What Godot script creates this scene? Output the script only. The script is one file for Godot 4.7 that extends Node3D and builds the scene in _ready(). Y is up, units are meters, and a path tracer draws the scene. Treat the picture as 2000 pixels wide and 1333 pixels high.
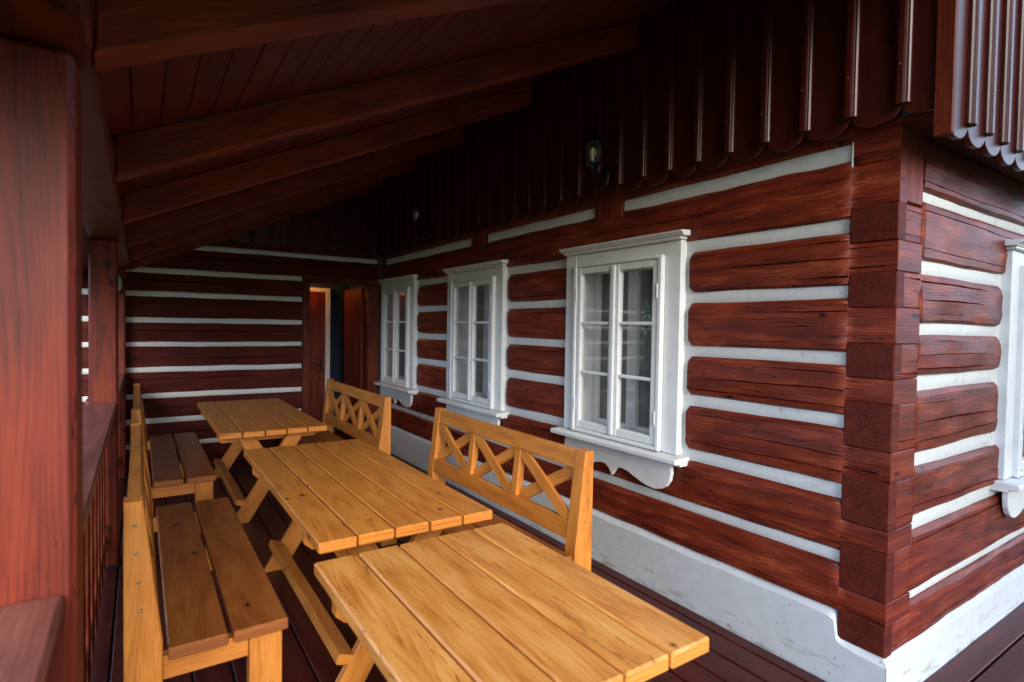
extends Node3D

# ------------------------------------------------------------------ frame of reference
# Main log wall faces -X at x = 2.65; the end wall of the porch faces +Z at z = -7.05;
# the gable wall faces +Z at z = -1.07; the railing runs along x = -0.2.
const WALL_X := 2.65
const GABLE_Z := -1.07
const END_Z := -7.05
const TILE_U := 2.0
const TILE_V := 0.6

var rng := RandomNumberGenerator.new()
var M := {}
var used := {}
var wob := FastNoiseLite.new()

func _ready() -> void:
	rng.seed = 4711
	wob.seed = 5
	wob.frequency = 1.0
	wob.fractal_octaves = 2
	setup_camera()
	setup_light()
	make_materials()
	build_ground()
	build_deck()
	build_house()
	build_end_wall()
	build_roof()
	build_posts()
	build_railing()
	build_tables()
	build_benches()
	build_lamps()
	build_garden()

# ------------------------------------------------------------------ camera and light
func setup_camera() -> void:
	var cam := Camera3D.new()
	cam.name = "camera"
	var yaw := deg_to_rad(33.65)
	var pitch := deg_to_rad(1.483)
	var roll := deg_to_rad(0.9408)
	var fw := Vector3(sin(yaw) * cos(pitch), -sin(pitch), -cos(yaw) * cos(pitch))
	var rt := Vector3(cos(yaw), 0, sin(yaw))
	var up := rt.cross(fw)
	var r2 := rt * cos(roll) + up * sin(roll)
	var u2 := up * cos(roll) - rt * sin(roll)
	add_child(cam)
	var att := CameraAttributesPhysical.new()
	att.frustum_focal_length = 19.7
	att.frustum_focus_distance = 3.2
	att.exposure_aperture = 2.0
	cam.attributes = att
	cam.transform = Transform3D(Basis(r2, u2, -fw), Vector3(0, 1.6, 0))
	cam.keep_aspect = Camera3D.KEEP_HEIGHT
	cam.fov = 62.69
	cam.near = 0.05
	cam.far = 400.0
	cam.current = true

func setup_light() -> void:
	var env := Environment.new()
	env.background_mode = Environment.BG_SKY
	var sm := ProceduralSkyMaterial.new()
	sm.sky_top_color = Color(0.52, 0.66, 0.88)
	sm.sky_horizon_color = Color(0.80, 0.90, 1.0)
	sm.sky_curve = 0.45
	sm.ground_horizon_color = Color(0.80, 0.83, 0.84)
	sm.ground_bottom_color = Color(0.3, 0.32, 0.28)
	sm.sky_energy_multiplier = 1.05
	var sky := Sky.new()
	sky.sky_material = sm
	env.sky = sky
	env.tonemap_mode = Environment.TONE_MAPPER_LINEAR
	env.tonemap_exposure = 3.55
	env.sdfgi_enabled = true
	env.ssao_enabled = true
	env.ssil_enabled = true
	var we := WorldEnvironment.new()
	we.name = "world_environment"
	we.environment = env
	add_child(we)
	var sun := DirectionalLight3D.new()
	sun.name = "sun"
	sun.light_energy = 0.5
	sun.light_color = Color(1.0, 0.985, 0.965)
	sun.light_angular_distance = 35.0
	sun.shadow_enabled = true
	add_child(sun)
	sun.look_at_from_position(Vector3(-1.8, 3.7, 9.0), Vector3(0, 0, 0))

# ------------------------------------------------------------------ materials
func noise_bytes(w: int, h: int, sd: int, freq: float, oct: int, shrink_u: int) -> PackedByteArray:
	var n := FastNoiseLite.new()
	n.noise_type = FastNoiseLite.TYPE_SIMPLEX_SMOOTH
	n.seed = sd
	n.frequency = freq
	n.fractal_octaves = oct
	var im := n.get_seamless_image(w / shrink_u, h, false, false, 0.15, true)
	im.convert(Image.FORMAT_L8)
	if shrink_u > 1:
		im.resize(w, h, Image.INTERPOLATE_CUBIC)
	return im.get_data()

# tone of sawn wood: rings bent by slow noise and round knots, fibres, blotches; 0 pale .. 255 dark
func wood_tone(w: int, h: int, sd: int, rings: int, warp: float, knots: int, ring_share: float, fibre_share: float, blotch_share: float, knot_size: float, checks := 0) -> PackedByteArray:
	var a := noise_bytes(w, h, sd, 0.008, 2, 8)
	var b := noise_bytes(w, h, sd + 1, 0.22, 2, 16)
	var c := noise_bytes(w, h, sd + 2, 0.012, 3, 3)
	var bend := PackedFloat32Array(); bend.resize(w * h)
	var dark := PackedFloat32Array(); dark.resize(w * h)
	var r := RandomNumberGenerator.new(); r.seed = sd * 31 + 7
	var mu := TILE_U / w
	var mv := TILE_V / h
	for k in knots:
		var kx := r.randi_range(0, w - 1)
		var ky := r.randi_range(0, h - 1)
		var s := knot_size * r.randf_range(0.55, 1.3)
		var ru := int(s * 9.0 / mu)
		var rv := int(s * 4.0 / mv)
		var amp := r.randf_range(1.2, 2.6) * (1.0 if r.randf() < 0.5 else -1.0)
		for dy in range(-rv, rv + 1):
			var row := posmod(ky + dy, h) * w
			var py := dy * mv / s
			for dx in range(-ru, ru + 1):
				var px := dx * mu / s
				var at := row + posmod(kx + dx, w)
				var q := px * px / 7.0 + py * py
				bend[at] += amp * exp(-q * 0.35)
				var core := (px * px * 0.45 + py * py) * 2.4
				if core < 7.0:
					dark[at] = maxf(dark[at], clampf(1.2 - core, 0.0, 1.0) * 0.32 + exp(-core * 0.6) * 0.34)
	# drying checks (dark) and scrapes (pale): thin lines that follow the grain
	for k in checks:
		var cx := r.randi_range(0, w - 1)
		var cy := r.randf() * h
		var ln := int(w * r.randf_range(0.06, 0.5))
		var deep := r.randf_range(0.25, 0.7) if r.randf() < 0.62 else -r.randf_range(0.15, 0.45)
		var ph := r.randf() * 100.0
		var thick := r.randf_range(0.5, 1.6)
		for dx in ln:
			var u := float(dx) / ln
			var yc := cy + wob.get_noise_2d(dx * 0.012 + ph, 7.0) * 14.0 + wob.get_noise_2d(dx * 0.08 + ph, 17.0) * 1.6
			var fade := clampf(minf(u, 1.0 - u) * 8.0, 0.0, 1.0) * clampf(0.55 + wob.get_noise_2d(dx * 0.05 + ph, 31.0) * 1.2, 0.0, 1.0)
			for dy in range(-2, 3):
				var yy := int(floorf(yc)) + dy
				var near := clampf(1.0 - (absf(yy - yc) - thick * 0.5) / 1.0, 0.0, 1.0)
				var at := posmod(yy, h) * w + posmod(cx + dx, w)
				if absf(dark[at]) < absf(deep * near * fade):
					dark[at] = deep * near * fade
	var ring_table := PackedFloat32Array(); ring_table.resize(256)
	for i in 256:
		var t := i / 255.0
		ring_table[i] = pow(t, 2.6) if t < 0.88 else pow(0.88, 2.6) * (1.0 - (t - 0.88) / 0.12)
	var out := PackedByteArray(); out.resize(w * h)
	for y in h:
		var base := y * float(rings) / h
		for x in w:
			var i := y * w + x
			var q := base + a[i] * warp / 255.0 + bend[i]
			q -= floorf(q)
			var v := ring_table[int(q * 255.0)] * ring_share + b[i] * fibre_share / 255.0 + c[i] * blotch_share / 255.0 + dark[i]
			out[i] = int(clampf(v, 0.0, 1.0) * 255.0)
	return out

func lut_texture(tone: PackedByteArray, w: int, h: int, pale: Color, mid: Color, deep: Color, knot: Color) -> ImageTexture:
	var g := Gradient.new()
	g.offsets = PackedFloat32Array([0.0, 0.38, 0.75, 1.0])
	g.colors = PackedColorArray([pale, mid, deep, knot])
	var lut := PackedByteArray(); lut.resize(768)
	for i in 256:
		var k := g.sample(i / 255.0)
		lut[i * 3] = int(k.r * 255); lut[i * 3 + 1] = int(k.g * 255); lut[i * 3 + 2] = int(k.b * 255)
	var out := PackedByteArray(); out.resize(w * h * 3)
	var p := 0
	for i in w * h:
		var t := tone[i] * 3
		out[p] = lut[t]; out[p + 1] = lut[t + 1]; out[p + 2] = lut[t + 2]
		p += 3
	return ImageTexture.create_from_image(Image.create_from_data(w, h, false, Image.FORMAT_RGB8, out))

func grey_texture(tone: PackedByteArray, w: int, h: int) -> ImageTexture:
	return ImageTexture.create_from_image(Image.create_from_data(w, h, false, Image.FORMAT_L8, tone))

func wood_material(called: String, tex: Texture2D, height: Texture2D, rough: float, relief: float, gloss := 0.5) -> StandardMaterial3D:
	var m := StandardMaterial3D.new()
	m.metallic_specular = gloss
	m.resource_name = called
	m.albedo_texture = tex
	m.vertex_color_use_as_albedo = true
	m.roughness = rough
	if relief > 0.0:
		m.heightmap_enabled = true
		m.heightmap_texture = height
		m.heightmap_scale = -relief
	return m

func plain(called: String, c: Color, rough: float, metal := 0.0) -> StandardMaterial3D:
	var m := StandardMaterial3D.new()
	m.resource_name = called
	m.albedo_color = c
	m.roughness = rough
	m.metallic = metal
	return m

func noise_tex(sd: int, freq: float, oct: int, size: int, ramp: Array, offs: Array) -> NoiseTexture2D:
	var n := FastNoiseLite.new()
	n.noise_type = FastNoiseLite.TYPE_SIMPLEX_SMOOTH
	n.seed = sd
	n.frequency = freq
	n.fractal_octaves = oct
	var t := NoiseTexture2D.new()
	t.width = size; t.height = size
	t.seamless = true
	t.noise = n
	if ramp.size():
		var g := Gradient.new()
		g.offsets = PackedFloat32Array(offs)
		g.colors = PackedColorArray(ramp)
		t.color_ramp = g
	return t

func triplanar(called: String, tex: Texture2D, bump: Texture2D, scale: float, rough: float, relief: float) -> StandardMaterial3D:
	var m := StandardMaterial3D.new()
	m.resource_name = called
	m.albedo_texture = tex
	m.uv1_triplanar = true
	m.uv1_world_triplanar = true
	m.uv1_scale = Vector3.ONE * scale
	m.roughness = rough
	if bump:
		m.heightmap_enabled = true
		m.heightmap_texture = bump
		m.heightmap_scale = relief
	return m

# limewash with dark specks and brown scuffs where boots and brooms reach it
func plinth_texture() -> ImageTexture:
	var w := 1024
	var h := 128
	var n := noise_bytes(w, h, 301, 0.03, 4, 1)
	var g := noise_bytes(w, h, 302, 0.09, 3, 4)
	var r := RandomNumberGenerator.new(); r.seed = 88
	var stain := PackedFloat32Array(); stain.resize(w * h)
	for k in 46:
		var cx := r.randi_range(0, w - 1)
		var cy := r.randi_range(2, 34)
		var ru := r.randi_range(8, 46)
		var rv := r.randi_range(2, 9)
		for dy in range(-rv, rv + 1):
			for dx in range(-ru, ru + 1):
				var q := float(dx * dx) / (ru * ru) + float(dy * dy) / (rv * rv)
				if q < 1.0 and cy + dy >= 0:
					var i := (cy + dy) * w + posmod(cx + dx, w)
					stain[i] = maxf(stain[i], (1.0 - q) * clampf((g[i] - 105) / 70.0, 0.0, 1.0) * 0.34)
	for k in 90:
		var cx := r.randi_range(0, w - 1)
		var cy := r.randi_range(2, h - 4)
		for dy in r.randi_range(1, 4):
			for dx in r.randi_range(1, 2):
				if cy + dy < h:
					stain[(cy + dy) * w + posmod(cx + dx, w)] = r.randf_range(0.3, 1.0)
	var im := Image.create(w, h, false, Image.FORMAT_RGB8)
	for y in h:
		for x in w:
			var i := y * w + x
			var b := 0.765 + (n[i] / 255.0 - 0.5) * 0.05
			var c := Color(b * 0.985, b * 1.005, b * 1.02)
			im.set_pixel(x, h - 1 - y, c.lerp(Color(0.40, 0.35, 0.28), clampf(stain[i], 0.0, 0.85)))
	return ImageTexture.create_from_image(im)

func make_materials() -> void:
	var w := 1024
	var h := 512
	var pine := wood_tone(w, h, 11, 42, 6.0, 7, 0.26, 0.26, 0.46, 0.015, 10)
	var hewn := wood_tone(w, h, 23, 44, 4.0, 4, 0.18, 0.36, 0.48, 0.013, 70)
	var knotty := wood_tone(w, h, 91, 34, 6.0, 6, 0.26, 0.30, 0.46, 0.021, 30)
	var knotty_g := grey_texture(knotty, w, h)
	var pine_g := grey_texture(pine, w, h)
	var hewn_g := grey_texture(hewn, w, h)
	M.honey = wood_material("honey_pine", lut_texture(pine, w, h, Color(0.85, 0.57, 0.26), Color(0.78, 0.485, 0.19), Color(0.62, 0.35, 0.12), Color(0.28, 0.14, 0.06)), pine_g, 0.40, 0.05)
	# table tops and seats: the varnish worn paler and greyer in patches
	var worn := wood_tone(w, h, 57, 30, 7.0, 4, 0.26, 0.24, 0.50, 0.012, 40)
	M.worn = wood_material("worn_pine_tops", lut_texture(worn, w, h, Color(0.90, 0.70, 0.46), Color(0.85, 0.57, 0.27), Color(0.69, 0.405, 0.155), Color(0.30, 0.16, 0.08)), grey_texture(worn, w, h), 0.30, 0.05)
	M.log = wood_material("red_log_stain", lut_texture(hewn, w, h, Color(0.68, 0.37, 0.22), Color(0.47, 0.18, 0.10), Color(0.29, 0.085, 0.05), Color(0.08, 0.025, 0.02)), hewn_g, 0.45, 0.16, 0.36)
	M.red = wood_material("mahogany_beams", lut_texture(knotty, w, h, Color(0.46, 0.20, 0.115), Color(0.36, 0.135, 0.075), Color(0.25, 0.08, 0.045), Color(0.06, 0.025, 0.02)), knotty_g, 0.5, 0.04, 0.3)
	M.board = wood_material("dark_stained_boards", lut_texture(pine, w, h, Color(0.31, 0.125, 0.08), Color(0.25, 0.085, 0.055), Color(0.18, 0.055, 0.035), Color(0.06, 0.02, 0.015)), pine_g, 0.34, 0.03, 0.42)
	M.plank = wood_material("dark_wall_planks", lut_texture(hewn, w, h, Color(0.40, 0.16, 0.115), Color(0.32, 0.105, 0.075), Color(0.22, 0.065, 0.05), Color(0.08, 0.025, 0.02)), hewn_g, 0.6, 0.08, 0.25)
	M.seat = wood_material("brown_pine_seats", lut_texture(pine, w, h, Color(0.69, 0.43, 0.22), Color(0.59, 0.34, 0.15), Color(0.45, 0.24, 0.095), Color(0.18, 0.09, 0.04)), pine_g, 0.36, 0.05)
	M.post = wood_material("post_stain", lut_texture(knotty, w, h, Color(0.55, 0.225, 0.12), Color(0.44, 0.15, 0.08), Color(0.28, 0.085, 0.05), Color(0.13, 0.06, 0.05)), knotty_g, 0.5, 0.08, 0.35)
	M.rafter = wood_material("rafter_stain", lut_texture(knotty, w, h, Color(0.58, 0.27, 0.15), Color(0.47, 0.185, 0.095), Color(0.33, 0.115, 0.06), Color(0.08, 0.03, 0.025)), knotty_g, 0.55, 0.05, 0.3)
	M.deck = wood_material("deck_boards", lut_texture(hewn, w, h, Color(0.37, 0.16, 0.13), Color(0.30, 0.11, 0.09), Color(0.22, 0.07, 0.06), Color(0.12, 0.04, 0.04)), hewn_g, 0.42, 0.05, 0.4)
	M.rail = wood_material("weathered_rail", lut_texture(hewn, w, h, Color(0.58, 0.37, 0.31), Color(0.50, 0.285, 0.23), Color(0.39, 0.20, 0.16), Color(0.25, 0.12, 0.09)), hewn_g, 0.4, 0.05)
	# end grain: rings round the pith with radial checks
	var s := 256
	var eg := PackedByteArray(); eg.resize(s * s)
	var en := noise_bytes(s, s, 77, 0.009, 2, 1)
	for y in s:
		for x in s:
			var p := Vector2(x - s * 0.5, y - s * 0.55)
			var r := p.length() / s * 13.0 + en[y * s + x] / 140.0
			r -= floorf(r)
			var ang := absf(fmod(p.angle() + TAU + en[y * s + x] / 600.0, TAU / 5.0) - 0.35)
			var chk := clampf(1.4 - ang * p.length() * 0.55, 0.0, 1.0) * clampf(p.length() / 18.0, 0.0, 1.0) * clampf(1.6 - p.length() / 75.0, 0.0, 1.0)
			eg[y * s + x] = int(clampf(0.12 + r * r * 0.34 + en[y * s + x] / 255.0 * 0.3 + chk * 0.42, 0, 1) * 255)
	M.endgrain = wood_material("log_end_grain", lut_texture(eg, s, s, Color(0.40, 0.155, 0.10), Color(0.33, 0.115, 0.075), Color(0.22, 0.07, 0.05), Color(0.06, 0.02, 0.02)), grey_texture(eg, s, s), 0.6, 0.12, 0.3)
	var wn := noise_tex(5, 0.012, 5, 512, [Color(0.79, 0.80, 0.79), Color(0.83, 0.84, 0.835), Color(0.85, 0.855, 0.855)], [0.0, 0.4, 1.0])
	var fine := noise_tex(6, 0.05, 4, 512, [], [])
	M.white = triplanar("white_paint", wn, fine, 1.3, 0.5, 0.04)
	M.chink = triplanar("whitewashed_filling", noise_tex(8, 0.04, 6, 512, [Color(0.50, 0.48, 0.44), Color(0.74, 0.745, 0.735), Color(0.775, 0.785, 0.78), Color(0.795, 0.80, 0.80)], [0.0, 0.16, 0.3, 1.0]), fine, 0.9, 0.8, 0.10)
	M.plinth = plain("whitewashed_plinth", Color.WHITE, 0.85)
	M.plinth.albedo_texture = plinth_texture()
	M.glass = plain("window_glass", Color(0.93, 0.97, 0.96, 0.06), 0.02)
	M.glass.transparency = BaseMaterial3D.TRANSPARENCY_ALPHA
	M.lamp_glass = plain("lantern_glass", Color(0.95, 0.97, 0.93, 0.03), 0.05)
	M.lamp_glass.transparency = BaseMaterial3D.TRANSPARENCY_ALPHA
	M.bulb = plain("frosted_bulb", Color(0.90, 0.88, 0.74), 0.3)
	M.iron = plain("black_iron", Color(0.04, 0.045, 0.05), 0.45, 0.3)
	M.steel = plain("zinc_steel", Color(0.62, 0.61, 0.58), 0.35, 0.9)
	M.blue = plain("blue_wall_paint", Color(0.03, 0.11, 0.22), 0.8)
	M.room = plain("room_timber", Color(0.33, 0.25, 0.19), 0.9)
	M.core = plain("wall_core", Color(0.36, 0.30, 0.25), 0.9)
	M.cover = plain("roof_cover", Color(0.16, 0.15, 0.15), 0.8)
	M.lens = plain("bulkhead_lens", Color(0.66, 0.70, 0.66), 0.2)
	M.lawn = triplanar("lawn", noise_tex(15, 0.03, 5, 512, [Color(0.16, 0.22, 0.07), Color(0.24, 0.31, 0.11), Color(0.31, 0.36, 0.15)], [0.0, 0.5, 1.0]), fine, 0.25, 0.95, 2.0)
	M.nail_mesh = lathed(PackedVector2Array([Vector2(0, 0.002), Vector2(0.003, 0.0017), Vector2(0.0045, 0.0), Vector2(0, -0.001)]), 8)
	M.leaf = plain("leaf", Color(0.27, 0.38, 0.12), 0.6)
	M.leaf.cull_mode = BaseMaterial3D.CULL_DISABLED
	M.leaf.backlight_enabled = true
	M.leaf.backlight = Color(0.2, 0.26, 0.06)
	M.bark = plain("bark", Color(0.22, 0.18, 0.14), 0.95)
	M.lamp_glow = plain("lit_bulb", Color(1.0, 0.8, 0.5), 0.4)
	M.lamp_glow.emission_enabled = true
	M.lamp_glow.emission = Color(1.0, 0.66, 0.34)
	M.lamp_glow.emission_energy_multiplier = 2.0

# ------------------------------------------------------------------ nodes
func numbered(called: String) -> String:
	if not used.has(called):
		used[called] = 0
		return called
	used[called] += 1
	return "%s_%03d" % [called, used[called]]

func thing(called: String, label: String, category: String, at := Vector3.ZERO, turn := 0.0, group := "") -> Node3D:
	var o := Node3D.new()
	o.name = numbered(called)
	add_child(o)
	o.position = at
	o.rotation.y = turn
	o.set_meta("label", label)
	o.set_meta("category", category)
	if group:
		o.set_meta("group", group)
	return o

func part(parent: Node3D, called: String, mesh: Mesh, mat: Material, xf := Transform3D(), label := "") -> MeshInstance3D:
	var o := MeshInstance3D.new()
	o.name = called
	o.mesh = mesh
	o.material_override = mat
	o.transform = xf
	parent.add_child(o, true)
	if label:
		o.set_meta("label", label)
	return o

func at(p: Vector3, basis := Basis()) -> Transform3D:
	return Transform3D(basis, p)

func tint(spread := 0.12) -> Color:
	var k := 1.0 + rng.randf_range(-spread, spread)
	var warm := rng.randf_range(-0.04, 0.04) * spread / 0.12
	return Color(clampf(k, 0, 2), clampf(k * (1.0 + warm), 0, 2), clampf(k * (1.0 + warm * 1.6), 0, 2))

# ------------------------------------------------------------------ mesh builders
class Builder:
	var v := PackedVector3Array()
	var n := PackedVector3Array()
	var uv := PackedVector2Array()
	var c := PackedColorArray()
	var color := Color.WHITE
	func tri(a: Vector3, b: Vector3, d: Vector3, out: Vector3, ua: Vector2, ub: Vector2, ud: Vector2) -> void:
		var nn := (b - a).cross(d - a)
		if nn.length_squared() < 1e-16:
			return
		nn = nn.normalized()
		if nn.dot(out) > 0.0:   # front faces run clockwise
			v.append_array([a, d, b]); uv.append_array([ua, ud, ub])
		else:
			v.append_array([a, b, d]); uv.append_array([ua, ub, ud])
			nn = -nn
		n.append_array([nn, nn, nn])
		c.append_array([color, color, color])
	func quad(a: Vector3, b: Vector3, d: Vector3, e: Vector3, out: Vector3, uvs: Callable) -> void:
		var ua: Vector2 = uvs.call(a); var ub: Vector2 = uvs.call(b); var ud: Vector2 = uvs.call(d); var ue: Vector2 = uvs.call(e)
		tri(a, b, d, out, ua, ub, ud)
		tri(a, d, e, out, ua, ud, ue)
	func mesh() -> ArrayMesh:
		var arr := []
		arr.resize(Mesh.ARRAY_MAX)
		arr[Mesh.ARRAY_VERTEX] = v
		arr[Mesh.ARRAY_NORMAL] = n
		arr[Mesh.ARRAY_TEX_UV] = uv
		arr[Mesh.ARRAY_COLOR] = c
		var m := ArrayMesh.new()
		m.add_surface_from_arrays(Mesh.PRIMITIVE_TRIANGLES, arr)
		return m

# a chamfered box centred on xf, with grain along axis g (0 x, 1 y, 2 z) in its own frame
func add_box(b: Builder, size: Vector3, bevel: float, g := -1, xf := Transform3D(), uvo := Vector2(-1, -1)) -> void:
	var h := size * 0.5
	var bv := minf(bevel, minf(h.x, minf(h.y, h.z)) * 0.8)
	if g < 0:
		g = size.max_axis_index()
	if uvo.x < 0:
		uvo = Vector2(rng.randf(), rng.randf())
	var pt := func(sx: float, sy: float, sz: float, ax: int) -> Vector3:
		var p := Vector3(h.x - bv, h.y - bv, h.z - bv)
		p[ax] = h[ax]
		return Vector3(p.x * sx, p.y * sy, p.z * sz)
	var a1 := (g + 1) % 3
	var a2 := (g + 2) % 3
	var emit := func(pts: Array, nax: int) -> void:
		var cen := Vector3.ZERO
		var uvs := []
		for p: Vector3 in pts:
			cen += p
			if nax == g:
				uvs.append(Vector2(p[a1] * 0.35 / TILE_U, p[a2] / TILE_V) + uvo)
			elif nax == a1:
				uvs.append(Vector2(p[g] / TILE_U, (p[a2] + size[a1] * 0.5) / TILE_V) + uvo)
			else:
				uvs.append(Vector2(p[g] / TILE_U, p[a1] / TILE_V) + uvo)
		cen /= pts.size()
		var out := xf.basis * cen
		for k in range(1, pts.size() - 1):
			b.tri(xf * pts[0], xf * pts[k], xf * pts[k + 1], out, uvs[0], uvs[k], uvs[k + 1])
	for ax in 3:
		for s in [-1.0, 1.0]:
			var q := []
			for k in [[-1, -1], [1, -1], [1, 1], [-1, 1]]:
				var sg := Vector3.ONE
				sg[ax] = s; sg[(ax + 1) % 3] = k[0]; sg[(ax + 2) % 3] = k[1]
				q.append(pt.call(sg.x, sg.y, sg.z, ax))
			emit.call(q, ax)
	if bv <= 0.0:
		return
	for ax in 3:
		var b1 := (ax + 1) % 3
		var b2 := (ax + 2) % 3
		for s1 in [-1.0, 1.0]:
			for s2 in [-1.0, 1.0]:
				var lo := Vector3.ONE; lo[ax] = -1; lo[b1] = s1; lo[b2] = s2
				var hi := lo; hi[ax] = 1
				emit.call([pt.call(lo.x, lo.y, lo.z, b1), pt.call(lo.x, lo.y, lo.z, b2), pt.call(hi.x, hi.y, hi.z, b2), pt.call(hi.x, hi.y, hi.z, b1)], b1 if b1 != g else b2)
	for sx in [-1.0, 1.0]:
		for sy in [-1.0, 1.0]:
			for sz in [-1.0, 1.0]:
				emit.call([pt.call(sx, sy, sz, 0), pt.call(sx, sy, sz, 1), pt.call(sx, sy, sz, 2)], a1)

func box(size: Vector3, bevel := 0.003, spread := 0.12, g := -1) -> ArrayMesh:
	var b := Builder.new()
	b.color = tint(spread)
	add_box(b, size, bevel, g)
	return b.mesh()

# box between two corners, as part of parent
func block(parent: Node3D, called: String, lo: Vector3, hi: Vector3, mat: Material, bevel := 0.003, spread := 0.12, g := -1) -> MeshInstance3D:
	return part(parent, called, box(hi - lo, bevel, spread, g), mat, at((lo + hi) * 0.5))

# polygon (x, y) drawn out along z from -d/2 to d/2, edges chamfered by bevel; grain along x (0) or y (1) or a direction
func add_extruded(b: Builder, poly: PackedVector2Array, d: float, bevel: float, grain: Vector2, xf := Transform3D(), uvo := Vector2(-1, -1)) -> void:
	if uvo.x < 0:
		uvo = Vector2(rng.randf(), rng.randf())
	if Geometry2D.is_polygon_clockwise(poly):
		poly = poly.duplicate(); poly.reverse()
	var n := poly.size()
	var inset := PackedVector2Array()
	for i in n:
		var e0 := (poly[i] - poly[(i + n - 1) % n]).normalized()
		var e1 := (poly[(i + 1) % n] - poly[i]).normalized()
		var n0 := Vector2(-e0.y, e0.x)
		var n1 := Vector2(-e1.y, e1.x)
		var m := n0 + n1
		m = m / maxf(m.length_squared() * 0.5, 0.5)
		inset.append(poly[i] + m * bevel)
	var side := Vector2(-grain.y, grain.x)
	var hz := d * 0.5
	var tris := Geometry2D.triangulate_polygon(inset)
	for s in [-1.0, 1.0]:
		var z: float = s * hz
		for k in range(0, tris.size(), 3):
			var p0 := inset[tris[k]]; var p1 := inset[tris[k + 1]]; var p2 := inset[tris[k + 2]]
			b.tri(xf * Vector3(p0.x, p0.y, z), xf * Vector3(p1.x, p1.y, z), xf * Vector3(p2.x, p2.y, z), xf.basis * Vector3(0, 0, s),
				Vector2(p0.dot(grain) / TILE_U, p0.dot(side) / TILE_V) + uvo, Vector2(p1.dot(grain) / TILE_U, p1.dot(side) / TILE_V) + uvo, Vector2(p2.dot(grain) / TILE_U, p2.dot(side) / TILE_V) + uvo)
	for i in n:
		var j := (i + 1) % n
		var e := (poly[j] - poly[i])
		if e.length() < 1e-6:
			continue
		var o2 := Vector2(e.y, -e.x).normalized()
		var across := absf(e.normalized().dot(side)) > 0.7
		var rings := [[inset[i], inset[j], -hz], [poly[i], poly[j], -hz + bevel], [poly[i], poly[j], hz - bevel], [inset[i], inset[j], hz]]
		for k in 3:
			var q0: Array = rings[k]; var q1: Array = rings[k + 1]
			var pts := [Vector3(q0[0].x, q0[0].y, q0[2]), Vector3(q0[1].x, q0[1].y, q0[2]), Vector3(q1[1].x, q1[1].y, q1[2]), Vector3(q1[0].x, q1[0].y, q1[2])]
			var uvs := []
			for p: Vector3 in pts:
				var p2 := Vector2(p.x, p.y)
				uvs.append(Vector2(p.z * 0.35 / TILE_U, p2.dot(side) / TILE_V) + uvo if across else Vector2(p2.dot(grain) / TILE_U, (p.z + p2.dot(side)) / TILE_V) + uvo)
			var out := xf.basis * Vector3(o2.x, o2.y, [-1.0, 0.0, 1.0][k])
			b.tri(xf * pts[0], xf * pts[1], xf * pts[2], out, uvs[0], uvs[1], uvs[2])
			b.tri(xf * pts[0], xf * pts[2], xf * pts[3], out, uvs[0], uvs[2], uvs[3])

func extruded(poly: PackedVector2Array, d: float, bevel := 0.003, grain := Vector2(1, 0), spread := 0.12) -> ArrayMesh:
	var b := Builder.new()
	b.color = tint(spread)
	add_extruded(b, poly, d, bevel, grain)
	return b.mesh()

# ring of radii lathed about y: profile of (radius, y)
func lathed(profile: PackedVector2Array, seg: int, col := Color.WHITE) -> ArrayMesh:
	var st := SurfaceTool.new()
	st.begin(Mesh.PRIMITIVE_TRIANGLES)
	st.set_color(col)
	for k in range(profile.size() - 1):
		st.set_smooth_group(k if profile[k].distance_to(profile[k + 1]) > 0.02 else 99)
		for i in seg:
			var a0 := TAU * i / seg
			var a1 := TAU * (i + 1) / seg
			var p := func(q: Vector2, a: float) -> Vector3: return Vector3(q.x * cos(a), q.y, q.x * sin(a))
			var A: Vector3 = p.call(profile[k], a0); var B: Vector3 = p.call(profile[k], a1)
			var C: Vector3 = p.call(profile[k + 1], a1); var D: Vector3 = p.call(profile[k + 1], a0)
			for q in [A, B, C, A, C, D]:
				st.add_vertex(q)
	st.generate_normals()
	return st.commit()

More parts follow.
